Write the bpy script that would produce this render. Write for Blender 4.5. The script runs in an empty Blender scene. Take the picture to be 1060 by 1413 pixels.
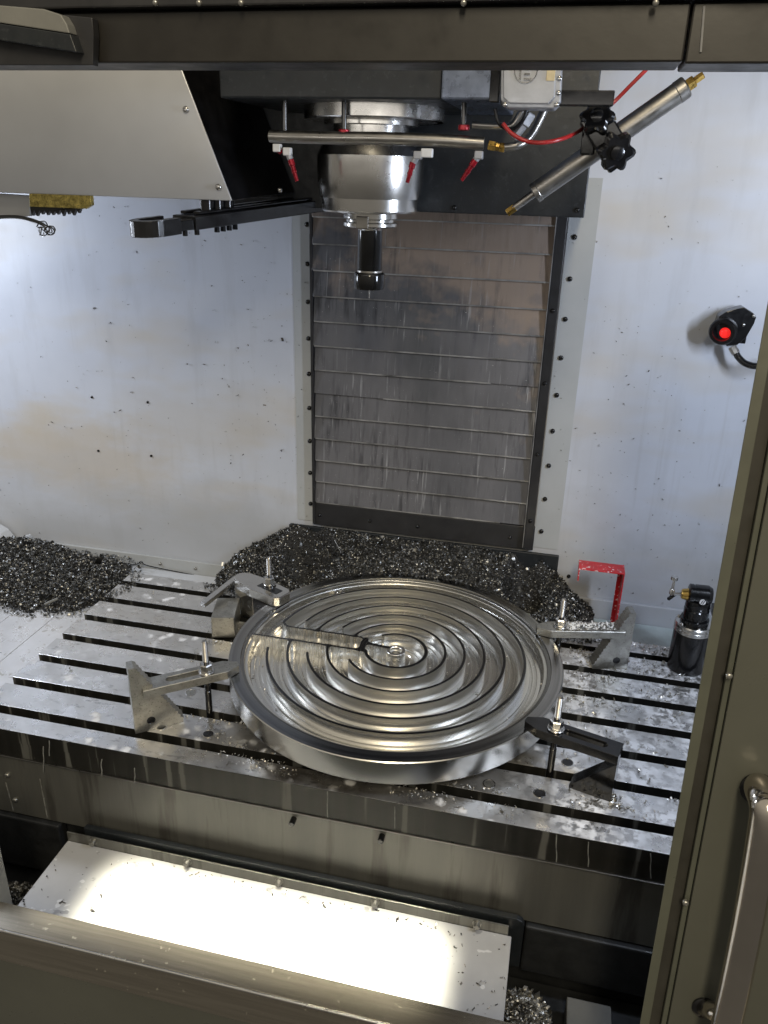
import bpy, bmesh, math, random
import numpy as np
from mathutils import Vector, Matrix
random.seed(7); RNG = np.random.default_rng(7)
SC = bpy.context.scene
COL = SC.collection
PI = math.pi

# ------------------------------------------------------------------ camera
CAM = np.array([1.1862, -1.934, 1.1169]); PITCH, YAW, ROLL, FPX = .4045, .2173, -.0266, 1090.0
def cam_axes():
    cy, sy = math.cos(YAW), math.sin(YAW)
    fw = np.array([-sy*math.cos(PITCH), cy*math.cos(PITCH), -math.sin(PITCH)])
    rt = np.array([cy, sy, 0.]); dn = np.cross(fw, rt)
    return rt*math.cos(ROLL)+dn*math.sin(ROLL), -rt*math.sin(ROLL)+dn*math.cos(ROLL), fw
RT, DN, FW = cam_axes()
cd = bpy.data.cameras.new('camera'); cam = bpy.data.objects.new('camera', cd); COL.objects.link(cam)
cd.sensor_fit = 'HORIZONTAL'; cd.sensor_width = 36; cd.lens = 36*FPX/1060; cd.clip_end = 100; cd.clip_start = .01
m = Matrix.Identity(4)
for i in range(3):
    m[i][0] = RT[i]; m[i][1] = -DN[i]; m[i][2] = -FW[i]; m[i][3] = CAM[i]
cam.matrix_world = m
SC.camera = cam
SC.view_settings.view_transform = 'Standard'; SC.view_settings.look = 'None'
SC.cycles.caustics_reflective = False; SC.cycles.caustics_refractive = False; SC.cycles.sample_clamp_indirect = 4.0; SC.cycles.max_bounces = 8
SC.view_settings.exposure = 0; SC.view_settings.gamma = 1

# ------------------------------------------------------------------ light
w = bpy.data.worlds.new('World'); SC.world = w; w.use_nodes = True
bg = w.node_tree.nodes['Background']; bg.inputs[1].default_value = .40
_nt = w.node_tree; _g = _nt.nodes.new('ShaderNodeTexCoord'); _s = _nt.nodes.new('ShaderNodeSeparateXYZ'); _r = _nt.nodes.new('ShaderNodeValToRGB'); _m = _nt.nodes.new('ShaderNodeMath'); _m.operation = 'MULTIPLY_ADD'; _m.inputs[1].default_value = .5; _m.inputs[2].default_value = .5
_nt.links.new(_g.outputs['Generated'], _s.inputs[0]); _nt.links.new(_s.outputs[2], _m.inputs[0]); _nt.links.new(_m.outputs[0], _r.inputs[0]); _nt.links.new(_r.outputs[0], bg.inputs[0])
_e = _r.color_ramp.elements; _e[0].position = .30; _e[0].color = (.26, .24, .21, 1); _e[1].position = .80; _e[1].color = (1.25, 1.16, 1.0, 1)
def area(name, loc, target, sx, sy, power, col, spread=180):
    l = bpy.data.lights.new(name, 'AREA'); l.shape = 'RECTANGLE'; l.size = sx; l.size_y = sy
    l.energy = power; l.color = col; l.spread = math.radians(spread)
    o = bpy.data.objects.new(name, l); COL.objects.link(o); o.location = loc
    o.rotation_euler = (Vector(target)-Vector(loc)).to_track_quat('-Z', 'Y').to_euler()
    return o
area('work_lamp', (2.02, -.88, 1.10), (.80, -.2, .55), .10, .40, 13.8, (.74, .83, 1.0))
area('work_lamp', (-.80, -.42, .98), (.7, -.1, .35), .12, .45, 8.3, (.80, .87, 1.0))
area('sill_lamp', (.735, -.965, 1.215), (.735, -.965, -.25), .68, .26, 6.0, (1.0, .94, .74), 6)
area('header_lamp', (.85, -.905, 1.215), (.75, .1, .75), 1.1, .05, .5, (1.0, .95, .88))
area('shop_lamp', (1.55, -3.3, 2.7), (.85, -.4, .1), .35, 1.4, 75, (1.0, .87, .64))

# ------------------------------------------------------------------ pixel -> world (directions only; a plane gives the distance)
def ray(px, py): return RT*((px-530)/FPX)+DN*((py-706.5)/FPX)+FW
def atz(px, py, z): q = ray(px, py); return Vector(CAM+q*((z-CAM[2])/q[2]))
def aty(px, py, y): q = ray(px, py); return Vector(CAM+q*((y-CAM[1])/q[1]))
TY0, TS = -1.1, .145
def tilt_y(z): return TY0+TS*(z+.08)
def attilt(px, py, off=0.):
    q = ray(px, py); t = (TY0-off+TS*(CAM[2]+.08)-CAM[1])/(q[1]-TS*q[2]); return Vector(CAM+t*q)

# ------------------------------------------------------------------ materials
def nodes(name):
    m = bpy.data.materials.new(name); m.use_nodes = True
    nt = m.node_tree; return m, nt, nt.nodes, nt.links, nt.nodes['Principled BSDF']
def setp(b, base=None, rough=None, metal=None, **k):
    if base is not None: b.inputs['Base Color'].default_value = (*base, 1)
    if rough is not None: b.inputs['Roughness'].default_value = rough
    if metal is not None: b.inputs['Metallic'].default_value = metal
    for a, v in k.items(): b.inputs[a.replace('_', ' ')].default_value = v
def N(nt, t, **k):
    n = nt.nodes.new(t)
    for a, v in k.items():
        if a.startswith('in_'): n.inputs[a[3:].replace('_', ' ')].default_value = v
        else: setattr(n, a, v)
    return n
def ramp(nt, fac, stops):
    r = nt.nodes.new('ShaderNodeValToRGB'); e = r.color_ramp.elements
    while len(e) < len(stops): e.new(.5)
    for el, (p, c) in zip(e, stops): el.position = p; el.color = (*c, 1) if isinstance(c, tuple) else (c, c, c, 1)
    nt.links.new(fac, r.inputs[0]); return r
def mapped(nt, scale=(1, 1, 1)):
    g = N(nt, 'ShaderNodeNewGeometry'); mp = N(nt, 'ShaderNodeMapping'); mp.inputs['Scale'].default_value = scale
    nt.links.new(g.outputs['Position'], mp.inputs['Vector']); return mp.outputs[0]
def noise(nt, vec, scale, detail=4, rough=.6):
    n = N(nt, 'ShaderNodeTexNoise'); n.inputs['Scale'].default_value = scale; n.inputs['Detail'].default_value = detail; n.inputs['Roughness'].default_value = rough
    nt.links.new(vec, n.inputs['Vector']); return n.outputs[0]
def mixc(nt, fac, a, b):
    mx = N(nt, 'ShaderNodeMix', data_type='RGBA')
    for s, v in ((0, fac), (6, a), (7, b)):
        if isinstance(v, (tuple, float, int)):
            mx.inputs[s].default_value = (*v, 1) if isinstance(v, tuple) else v
        else: nt.links.new(v, mx.inputs[s])
    return mx.outputs[2]
def math_(nt, op, a, b=None, clamp=False):
    n = N(nt, 'ShaderNodeMath', operation=op); n.use_clamp = clamp
    for i, v in enumerate((a, b)):
        if v is None: continue
        if isinstance(v, (int, float)): n.inputs[i].default_value = v
        else: nt.links.new(v, n.inputs[i])
    return n.outputs[0]
def bump(nt, b, h, strength, dist=.001):
    n = N(nt, 'ShaderNodeBump'); n.inputs['Strength'].default_value = strength; n.inputs['Distance'].default_value = dist
    nt.links.new(h, n.inputs['Height']); nt.links.new(n.outputs[0], b.inputs['Normal'])

def simple(name, base, rough=.5, metal=0., var=.25, scale=30, bmp=.15, dirt=None, **k):
    m, nt, nd, lk, b = nodes(name); setp(b, base, rough, metal, **k)
    v = mapped(nt); n = noise(nt, v, scale)
    lo = tuple(c*(1-var) for c in base); hi = tuple(min(1, c*(1+var)) for c in base)
    c = ramp(nt, n, [(.3, lo), (.7, hi)]).outputs[0]
    if dirt:
        n2 = noise(nt, v, scale*5, 2); f = ramp(nt, n2, [(.60, 0.), (.68, 1.)]).outputs[0]
        c = mixc(nt, f, c, dirt)
    lk.new(c, b.inputs['Base Color'])
    r = ramp(nt, noise(nt, v, scale*2.3), [(.25, max(.02, rough*.7)), (.75, min(1, rough*1.35))]).outputs[0]
    lk.new(r, b.inputs['Roughness'])
    if bmp: bump(nt, b, noise(nt, v, scale*8), bmp, .0006)
    return m
M = {}
M['black'] = simple('black_wet_paint', (.008, .008, .009), .2, 0, .4, 40, .04)
M['blackmet'] = simple('black_oxide_steel', (.007, .007, .0075), .13, 0, .4, 25, .02)
M['darkcast'] = simple('dark_grey_paint', (.010, .0125, .015), .42, 0, .2, 25, .25, dirt=(.020, .023, .026))
M['header'] = simple('header_brown_grey', (.013, .0115, .0095), .42, 0, .15, 8, .15)
M['rail'] = simple('rail_dark', (.03, .03, .032), .4, .3, .2, 20, .15)
M['olive'] = simple('door_frame_paint', (.085, .088, .068), .34, 0, .12, 12, .15)
M['olivedark'] = simple('door_seal_rubber', (.035, .033, .027), .5, 0, .2, 14, .2)
M['door'] = simple('door_panel_paint', (.080, .081, .066), .32, 0, .08, 5, .1)
M['chrome'] = simple('polished_tube', (.60, .55, .48), .15, 1, .12, 6, 0)
M['steel'] = simple('machined_steel', (.55, .54, .52), .24, 1, .06, 8, 0)
M['steelgrey'] = simple('ground_grey_steel', (.34, .335, .31), .36, .85, .2, 50, .2, dirt=(.20, .195, .18))
M['satin'] = simple('satin_tube', (.36, .345, .32), .34, 1, .12, 20, 0)
M['brass'] = simple('brass', (.55, .36, .10), .3, 1, .3, 60, .2)
M['gold'] = simple('gold_scrap', (.50, .40, .12), .32, .8, .7, 90, 1.0, dirt=(.10, .09, .06))
M['red'] = simple('red_anodised', (.30, .008, .018), .25, .4, .3, 60, .1)
M['redpaint'] = simple('red_paint_specked', (.50, .016, .022), .35, 0, .3, 22, .1, dirt=(.8, .68, .68))
M['redhose'] = simple('red_hose', (.36, .02, .02), .3, 0, .1, 50, 0)
M['white'] = simple('white_plastic', (.75, .75, .74), .4, 0, .08, 50, .1)
M['silverbox'] = simple('cast_aluminium', (.40, .41, .43), .42, .6, .1, 40, .2)
M['bluebox'] = simple('blue_grey_box', (.17, .20, .27), .3, .5, .3, 45, .2)
M['bed'] = simple('bed_black', (.013, .014, .015), .5, 0, .4, 25, .2)
M['greypaint'] = simple('pale_grey_casting', (.15, .15, .14), .5, 0, .15, 12, .2)
M['sidewall'] = simple('side_wall_paint', (.55, .57, .60), .4, 0, .05, 6, .1)
M['roof'] = simple('roof_dark', (.05, .05, .05), .6, 0, .2, 6, .1)
M['ledge'] = simple('pale_ledge', (.48, .56, .57), .35, 0, .1, 30, .1)
M['greywhite'] = simple('changer_cover_paint', (.58, .59, .605), .36, .35, .10, 3, .03)
M['yellow'] = simple('yellow_mark', (.6, .5, .3), .5)
def glow():
    m, nt, nd, lk, b = nodes('red_lens'); setp(b, (.5, .01, .01), .15, 0)
    b.inputs['Emission Color'].default_value = (1, .03, .025, 1); b.inputs['Emission Strength'].default_value = .8; return m
M['redlamp'] = glow()
def wall_mat():
    m, nt, nd, lk, b = nodes('wall_paint'); v = mapped(nt)
    n = noise(nt, v, 2.2, 5); n2 = noise(nt, mapped(nt, (1.2, 1, 3.2)), 1.6, 3)
    c = ramp(nt, n, [(.3, (.50, .53, .60)), (.7, (.58, .61, .67))]).outputs[0]
    # dried coolant film: brown tint and grey bands
    st = ramp(nt, n2, [(.48, 0.), (.66, .6)]).outputs[0]
    c = mixc(nt, st, c, (.50, .46, .39))
    st2 = ramp(nt, noise(nt, mapped(nt, (6, 6, 1.1)), 3.1, 5), [(.52, 0.), (.72, .30)]).outputs[0]
    c = mixc(nt, st2, c, (.38, .39, .41))
    for (cx, cz, rx, rz, amt, tint) in ((-.22, .30, .42, .16, .55, (.47, .40, .29)), (.12, .42, .3, .13, .32, (.46, .42, .35)), (.3, .10, .35, .12, .40, (.33, .34, .35)), (1.33, .42, .12, .3, .25, (.40, .39, .39))):
        dv = N(nt, 'ShaderNodeVectorMath', operation='SUBTRACT'); dv.inputs[1].default_value = (cx, 0, cz); lk.new(N(nt, 'ShaderNodeNewGeometry').outputs['Position'], dv.inputs[0])
        ds = N(nt, 'ShaderNodeVectorMath', operation='MULTIPLY'); ds.inputs[1].default_value = (1/rx, 0, 1/rz); lk.new(dv.outputs[0], ds.inputs[0])
        dl = N(nt, 'ShaderNodeVectorMath', operation='LENGTH'); lk.new(ds.outputs[0], dl.inputs[0])
        dd = math_(nt, 'ADD', dl.outputs['Value'], math_(nt, 'MULTIPLY', math_(nt, 'SUBTRACT', noise(nt, mapped(nt, (1, 1, 2)), 5, 5), .5), 1.6))
        c = mixc(nt, ramp(nt, dd, [(.35, amt), (1.0, 0.)]).outputs[0], c, tint)
    runs = ramp(nt, noise(nt, mapped(nt, (38, 1, 1.6)), 1.0, 4, .6), [(.60, 0.), (.70, .28)]).outputs[0]
    c = mixc(nt, math_(nt, 'MULTIPLY', runs, ramp(nt, noise(nt, v, 2.5, 3), [(.45, 0.), (.6, 1.)]).outputs[0]), c, (.36, .36, .36))
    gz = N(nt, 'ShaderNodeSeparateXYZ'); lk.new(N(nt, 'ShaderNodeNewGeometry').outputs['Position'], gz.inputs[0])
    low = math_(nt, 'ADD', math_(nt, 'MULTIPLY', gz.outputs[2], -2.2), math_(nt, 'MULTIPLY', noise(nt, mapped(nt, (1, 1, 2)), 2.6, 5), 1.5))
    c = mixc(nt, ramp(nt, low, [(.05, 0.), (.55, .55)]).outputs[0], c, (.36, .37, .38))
    sp = ramp(nt, noise(nt, v, 130, 2), [(.735, 0.), (.76, .8)]).outputs[0]
    c = mixc(nt, sp, c, (.16, .14, .12))
    lk.new(c, b.inputs['Base Color'])
    lk.new(ramp(nt, n2, [(.3, .28), (.7, .48)]).outputs[0], b.inputs['Roughness'])
    bump(nt, b, noise(nt, v, 14, 2), .12, .003); return m
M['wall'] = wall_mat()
def shade_skirting_mat():
    m, nt, nd, lk, b = nodes('shade_strip_skirting_paint'); v = mapped(nt); n = noise(nt, v, 4, 5)
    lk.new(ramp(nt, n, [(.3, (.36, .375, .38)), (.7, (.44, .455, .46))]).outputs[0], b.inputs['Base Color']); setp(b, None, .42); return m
M['flange'] = shade_skirting_mat()  # grey for the skirting, and for wall shade painted on the side strips
def slat_mat():
    m, nt, nd, lk, b = nodes('stained_slat_steel'); v = mapped(nt)
    col = ramp(nt, noise(nt, mapped(nt, (1, 1, .6)), 3.2, 4), [(.35, (.085, .09, .10)), (.50, (.14, .142, .155)), (.66, (.19, .19, .205))]).outputs[0]
    gz = N(nt, 'ShaderNodeSeparateXYZ'); lk.new(N(nt, 'ShaderNodeNewGeometry').outputs['Position'], gz.inputs[0])
    wf = math_(nt, 'ADD', math_(nt, 'ADD', math_(nt, 'MULTIPLY', math_(nt, 'SUBTRACT', gz.outputs[2], .70), 2.4), math_(nt, 'MULTIPLY', math_(nt, 'SUBTRACT', gz.outputs[0], .95), 1.3)), math_(nt, 'MULTIPLY', math_(nt, 'SUBTRACT', noise(nt, v, 7, 4), .5), 2.0))
    col = mixc(nt, ramp(nt, wf, [(0., 0.), (.4, .9)]).outputs[0], col, (.36, .285, .23))
    s = noise(nt, mapped(nt, (70, 20, 7)), 1.0, 5, .62)
    gate = ramp(nt, noise(nt, mapped(nt, (5, 5, 5)), 1.2, 3), [(.42, .05), (.62, 1.)]).outputs[0]
    f = ramp(nt, s, [(.50, 0.), (.66, .7)]).outputs[0]
    col = mixc(nt, math_(nt, 'MULTIPLY', f, gate), col, (.035, .035, .04))
    s2 = noise(nt, mapped(nt, (130, 40, 4)), 1.0, 3, .5)
    f2 = ramp(nt, s2, [(.63, 0.), (.70, .55)]).outputs[0]
    col = mixc(nt, math_(nt, 'MULTIPLY', f2, gate), col, (.52, .53, .55))
    sp = ramp(nt, noise(nt, v, 240, 2), [(.70, 0.), (.74, .8)]).outputs[0]
    col = mixc(nt, math_(nt, 'MULTIPLY', sp, gate), col, (.62, .62, .62))
    lk.new(col, b.inputs['Base Color']); setp(b, None, None, .55)
    lk.new(ramp(nt, s, [(.3, .34), (.7, .55)]).outputs[0], b.inputs['Roughness'])
    bump(nt, b, noise(nt, v, 60), .1, .001); return m
M['slat'] = slat_mat()
M['slatlip'] = simple('slat_lip_bright', (.33, .33, .33), .4, .7, .6, 14, .2)
def table_mat():
    m, nt, nd, lk, b = nodes('wet_table_steel'); v = mapped(nt)
    g = N(nt, 'ShaderNodeNewGeometry'); sx = N(nt, 'ShaderNodeSeparateXYZ'); lk.new(g.outputs['Position'], sx.inputs[0])
    base = ramp(nt, noise(nt, v, 9, 5), [(.3, (.46, .45, .43)), (.7, (.62, .61, .59))]).outputs[0]
    mid = math_(nt, 'SUBTRACT', 1., math_(nt, 'MULTIPLY', math_(nt, 'ABSOLUTE', math_(nt, 'SUBTRACT', sx.outputs[0], .80)), 2.1), True)
    br = math_(nt, 'MULTIPLY', ramp(nt, noise(nt, v, 13, 5), [(.32, 0.), (.62, 1.)]).outputs[0], mid, True)
    base = mixc(nt, br, base, (.13, .112, .09))
    wet = ramp(nt, noise(nt, mapped(nt, (1, 2.2, 1)), 26, 6, .7), [(.56, 0.), (.62, .8)]).outputs[0]
    base = mixc(nt, wet, base, (.17, .165, .155))
    # coolant suds: heavy right of the workpiece, thin spots left of it
    right = math_(nt, 'MULTIPLY', math_(nt, 'SUBTRACT', sx.outputs[0], 1.16), 6., True)
    s1 = ramp(nt, noise(nt, v, 48, 5, .66), [(.44, 0.), (.54, 1.)]).outputs[0]
    s1b = ramp(nt, noise(nt, v, 15, 3), [(.36, .12), (.58, 1.)]).outputs[0]
    sR = math_(nt, 'MULTIPLY', math_(nt, 'MULTIPLY', s1, s1b), right)
    vo = N(nt, 'ShaderNodeTexVoronoi'); vo.inputs['Scale'].default_value = 27; lk.new(v, vo.inputs['Vector'])
    dist = math_(nt, 'ADD', vo.outputs['Distance'], math_(nt, 'MULTIPLY', math_(nt, 'SUBTRACT', noise(nt, v, 60, 5), .5), .8))
    sp = ramp(nt, dist, [(.12, 1.), (.34, 0.)]).outputs[0]
    keep = ramp(nt, noise(nt, v, 8, 2), [(.44, 0.), (.56, .9)]).outputs[0]
    foam = math_(nt, 'MAXIMUM', sR, math_(nt, 'MULTIPLY', sp, keep))
    film = ramp(nt, noise(nt, v, 6, 4), [(.38, .15), (.62, .85)]).outputs[0]
    base = mixc(nt, math_(nt, 'MULTIPLY', film, math_(nt, 'SUBTRACT', 1., mid, True)), base, (.74, .74, .74))
    col = mixc(nt, foam, base, (.84, .85, .87)); lk.new(col, b.inputs['Base Color'])
    met = math_(nt, 'SUBTRACT', .88, math_(nt, 'MULTIPLY', foam, .85), True); lk.new(met, b.inputs['Metallic'])
    rg = math_(nt, 'ADD', ramp(nt, noise(nt, v, 22, 4), [(.3, .20), (.7, .42)]).outputs[0], math_(nt, 'MULTIPLY', foam, .25)); lk.new(rg, b.inputs['Roughness'])
    bump(nt, b, math_(nt, 'ADD', foam, math_(nt, 'MULTIPLY', noise(nt, v, 70), .4)), .3, .0015); return m
M['table'] = table_mat()
def front_mat():
    m, nt, nd, lk, b = nodes('table_front_black'); v = mapped(nt)
    s = noise(nt, mapped(nt, (42, 1, 2.2)), 1.0, 3, .5)
    col = ramp(nt, s, [(.30, (.008, .008, .007)), (.60, (.016, .0155, .014)), (.66, (.09, .09, .083))]).outputs[0]
    lk.new(col, b.inputs['Base Color']); setp(b, None, .5, 0., Specular_IOR_Level=.2); return m
M['front'] = front_mat()
M['trail'] = simple('dried_coolant', (.17, .17, .155), .5, 0, .5, 60, .2)
M['endplate'] = simple('bright_end_plate', (.74, .75, .77), .3, .55, .10, 9, .1, dirt=(.50, .49, .47))
def panel_mat():
    m, nt, nd, lk, b = nodes('saddle_panel_steel')
    s = noise(nt, mapped(nt, (22, 1, 2.0)), 1.0, 4, .6)
    col = ramp(nt, s, [(.35, (.15, .15, .14)), (.56, (.18, .18, .165)), (.66, (.105, .102, .093))]).outputs[0]
    lk.new(col, b.inputs['Base Color']); setp(b, None, .36, .55)
    bump(nt, b, s, .08, .001); return m
M['panel'] = panel_mat()
def plate_mat():
    m, nt, nd, lk, b = nodes('saddle_cover_plate'); v = mapped(nt)
    c = ramp(nt, noise(nt, v, 7, 4), [(.3, (.46, .46, .46)), (.7, (.56, .56, .56))]).outputs[0]
    sp = ramp(nt, noise(nt, v, 34, 2), [(.66, 0.), (.70, .8)]).outputs[0]
    c = mixc(nt, sp, c, (.8, .8, .8))
    dk = ramp(nt, noise(nt, mapped(nt, (1, 1.4, 1)), 22, 3, .5), [(.64, 0.), (.67, .75)]).outputs[0]
    c = mixc(nt, dk, c, (.26, .26, .27))
    lk.new(c, b.inputs['Base Color']); setp(b, None, .38, .25); return m
M['plate'] = plate_mat()
def sill_mat():
    m, nt, nd, lk, b = nodes('sill_stainless'); v = mapped(nt)
    c = ramp(nt, noise(nt, mapped(nt, (2, 60, 60)), 3, 4), [(.3, (.32, .29, .235)), (.7, (.44, .40, .33))]).outputs[0]
    sp = ramp(nt, noise(nt, v, 70, 3), [(.66, 0.), (.70, .9)]).outputs[0]
    gt = ramp(nt, noise(nt, v, 6, 2), [(.45, 0.), (.58, 1.)]).outputs[0]
    c = mixc(nt, math_(nt, 'MULTIPLY', sp, gt), c, (.8, .75, .6))
    lk.new(c, b.inputs['Base Color']); setp(b, None, .24, .9); return m
M['sill'] = sill_mat()
def disc_mat(name, base, rough, aniso):
    m, nt, nd, lk, b = nodes(name)
    g = N(nt, 'ShaderNodeNewGeometry'); sub = N(nt, 'ShaderNodeVectorMath', operation='SUBTRACT'); sub.inputs[1].default_value = (DCX, DCY, 0)
    lk.new(g.outputs['Position'], sub.inputs[0])
    fl = N(nt, 'ShaderNodeVectorMath', operation='MULTIPLY'); fl.inputs[1].default_value = (1, 1, 0); lk.new(sub.outputs[0], fl.inputs[0])
    cr = N(nt, 'ShaderNodeVectorMath', operation='CROSS_PRODUCT'); cr.inputs[0].default_value = (0, 0, 1); lk.new(fl.outputs[0], cr.inputs[1])
    nr = N(nt, 'ShaderNodeVectorMath', operation='NORMALIZE'); lk.new(cr.outputs[0], nr.inputs[0])
    lk.new(nr.outputs[0], b.inputs['Tangent'])
    ln = N(nt, 'ShaderNodeVectorMath', operation='LENGTH'); lk.new(fl.outputs[0], ln.inputs[0])
    rad = ln.outputs['Value']
    rn = N(nt, 'ShaderNodeTexNoise', noise_dimensions='1D'); rn.inputs['Scale'].default_value = 130; rn.inputs['Detail'].default_value = 1
    lk.new(rad, rn.inputs['W'])
    rn2 = N(nt, 'ShaderNodeTexNoise', noise_dimensions='1D'); rn2.inputs['Scale'].default_value = 95; rn2.inputs['Detail'].default_value = 2
    lk.new(rad, rn2.inputs['W'])
    v = mapped(nt)
    c = ramp(nt, rn2.outputs[0], [(.3, tuple(x*.70 for x in base)), (.7, base)]).outputs[0]
    sm = ramp(nt, noise(nt, v, 18, 4), [(.45, 0.), (.75, .35)]).outputs[0]
    c = mixc(nt, sm, c, tuple(x*.75 for x in base))
    lk.new(c, b.inputs['Base Color']); setp(b, None, rough, 1.0)
    lk.new(ramp(nt, rn.outputs[0], [(.3, rough*.75), (.7, rough*1.3)]).outputs[0], b.inputs['Roughness'])
    b.inputs['Anisotropic'].default_value = aniso
    return m
DCX, DCY, DR, DZT, DZB = .8815, -.3848, .3870, .090, .0334
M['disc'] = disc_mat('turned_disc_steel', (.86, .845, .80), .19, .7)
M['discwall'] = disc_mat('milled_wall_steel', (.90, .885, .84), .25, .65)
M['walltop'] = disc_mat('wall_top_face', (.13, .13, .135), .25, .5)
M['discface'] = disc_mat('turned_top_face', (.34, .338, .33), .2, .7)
def chip_mat(name, lo, hi, bright):
    m, nt, nd, lk, b = nodes(name); g = N(nt, 'ShaderNodeNewGeometry')
    c = ramp(nt, g.outputs['Random Per Island'], [(0., lo), (.6, hi), (.93, bright)]).outputs[0]
    lk.new(c, b.inputs['Base Color']); setp(b, None, .38, .85); return m
M['chip'] = chip_mat('steel_chips', (.04, .04, .04), (.14, .14, .135), (.40, .40, .39))
M['chipbright'] = chip_mat('wet_bright_chips', (.20, .19, .16), (.52, .50, .45), (.9, .89, .86))
M['chipdark'] = chip_mat('stuck_chips', (.05, .05, .05), (.16, .15, .14), (.30, .28, .26))
M['heap'] = simple('heap_core', (.022, .022, .022), .6, .3, .5, 200, .8)

# ------------------------------------------------------------------ mesh helpers
def obj(name, bm, mat, parent=None, smooth=False, angle=None):
    me = bpy.data.meshes.new(name); bmesh.ops.recalc_face_normals(bm, faces=bm.faces); bm.to_mesh(me); bm.free()
    return link(name, me, mat, parent, smooth or angle is not None, angle)
def link(name, me, mat, parent=None, smooth=False, angle=None):
    me.materials.append(M[mat] if isinstance(mat, str) else mat)
    if smooth:
        me.polygons.foreach_set('use_smooth', [True]*len(me.polygons))
        if hasattr(me, 'set_sharp_from_angle'): me.set_sharp_from_angle(angle=math.radians(angle or 40))
    o = bpy.data.objects.new(name, me); COL.objects.link(o)
    if parent:
        o.parent = parent; o.matrix_parent_inverse = Matrix.Translation(parent.location).inverted() if WORLDPARTS else Matrix.Identity(4)
    return o
WORLDPARTS = True      # part meshes are written in world metres; the parent empty sits at the thing's base
def thing(name, label, cat, loc=(0, 0, 0), group=None):
    o = bpy.data.objects.new(name, None); o.empty_display_size = .05; COL.objects.link(o); o.location = loc
    tag(o, label, cat, group); return o
def tag(o, label, cat, group=None, kind=None):
    o['label'] = label; o['category'] = cat
    if group: o['group'] = group
    if kind: o['kind'] = kind
    return o
def struct(name, bm, mat, **k):
    o = obj(name, bm, mat, **k); o['kind'] = 'structure'; return o
def BM(): return bmesh.new()
def box(bm, lo, hi, bev=0., mtx=None):
    lo, hi = [min(a, b) for a, b in zip(lo, hi)], [max(a, b) for a, b in zip(lo, hi)]
    vs = [bm.verts.new((x, y, z)) for z in (lo[2], hi[2]) for y in (lo[1], hi[1]) for x in (lo[0], hi[0])]
    fs = [bm.faces.new([vs[i] for i in f]) for f in ((0, 2, 3, 1), (4, 5, 7, 6), (0, 1, 5, 4), (2, 6, 7, 3), (0, 4, 6, 2), (1, 3, 7, 5))]
    if mtx is not None: bmesh.ops.transform(bm, matrix=mtx, verts=vs)
    if bev:
        es = list({e for f in fs for e in f.edges}); bmesh.ops.bevel(bm, geom=es, offset=bev, segments=2, affect='EDGES', profile=.5)
    return bm
def frame_to(a, b):
    a, b = Vector(a), Vector(b); d = b-a
    q = d.to_track_quat('Z', 'Y'); return Matrix.Translation(a) @ q.to_matrix().to_4x4(), d.length
def rings(bm, prof, seg=32, mtx=None, cap=True):
    """lathe: prof = [(r, z)...] about Z"""
    rs = []
    for r, z in prof:
        if r < 1e-6: rs.append([bm.verts.new((0, 0, z))])
        else: rs.append([bm.verts.new((r*math.cos(2*PI*i/seg), r*math.sin(2*PI*i/seg), z)) for i in range(seg)])
    for a, b in zip(rs, rs[1:]):
        for i in range(seg):
            j = (i+1) % seg
            if len(a) == 1 and len(b) == 1: continue
            if len(a) == 1: bm.faces.new((a[0], b[i], b[j]))
            elif len(b) == 1: bm.faces.new((a[i], a[j], b[0]))
            else: bm.faces.new((a[i], a[j], b[j], b[i]))
    if cap:
        if len(rs[0]) > 1: bm.faces.new(rs[0][::-1])
        if len(rs[-1]) > 1: bm.faces.new(rs[-1])
    if mtx is not None: bmesh.ops.transform(bm, matrix=mtx, verts=[v for r in rs for v in r])
    return bm
def cyl(bm, a, b, r, r2=None, seg=20, ch=None):
    mx, L = frame_to(a, b); r2 = r if r2 is None else r2
    ch = min(r, r2)*.12 if ch is None else ch
    return rings(bm, [(r-ch, 0), (r, ch), (r2, L-ch), (r2-ch, L)], seg, mx)
def tube(bm, pts, r, seg=12):
    P = [Vector(p) for p in pts]
    # Catmull-Rom smoothing
    Q = []
    for i in range(len(P)-1):
        p0, p1, p2, p3 = P[max(i-1, 0)], P[i], P[i+1], P[min(i+2, len(P)-1)]
        for k in range(8):
            t = k/8; Q.append(.5*((2*p1)+(-p0+p2)*t+(2*p0-5*p1+4*p2-p3)*t*t+(-p0+3*p1-3*p2+p3)*t**3))
    Q.append(P[-1]); up = Vector((.13, .27, .95)).normalized(); prev = None
    for i, p in enumerate(Q):
        d = (Q[min(i+1, len(Q)-1)]-Q[max(i-1, 0)]).normalized(); u = d.cross(up)
        if u.length < .05: u = d.cross(Vector((1, 0, 0)))
        u.normalize(); v = d.cross(u); up = -v if (-v).dot(up) > 0 else v
        u = d.cross(up).normalized(); v = d.cross(u)
        ring = [bm.verts.new(p+u*(r*math.cos(2*PI*k/seg))+v*(r*math.sin(2*PI*k/seg))) for k in range(seg)]
        if prev:
            for k in range(seg): bm.faces.new((prev[k], prev[(k+1) % seg], ring[(k+1) % seg], ring[k]))
        else: bm.faces.new(ring[::-1])
        prev = ring
    bm.faces.new(prev); return bm
def prism(bm, pts, vec, bev=0.):
    """polygon pts extruded along vec"""
    vec = Vector(vec); a = [bm.verts.new(p) for p in pts]; b = [bm.verts.new(Vector(p)+vec) for p in pts]; n = len(a)
    fs = [bm.faces.new(a[::-1]), bm.faces.new(b)]
    for i in range(n): fs.append(bm.faces.new((a[i], a[(i+1) % n], b[(i+1) % n], b[i])))
    if bev: bmesh.ops.bevel(bm, geom=list({e for f in fs for e in f.edges}), offset=bev, segments=2, affect='EDGES', profile=.5)
    return bm
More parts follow.
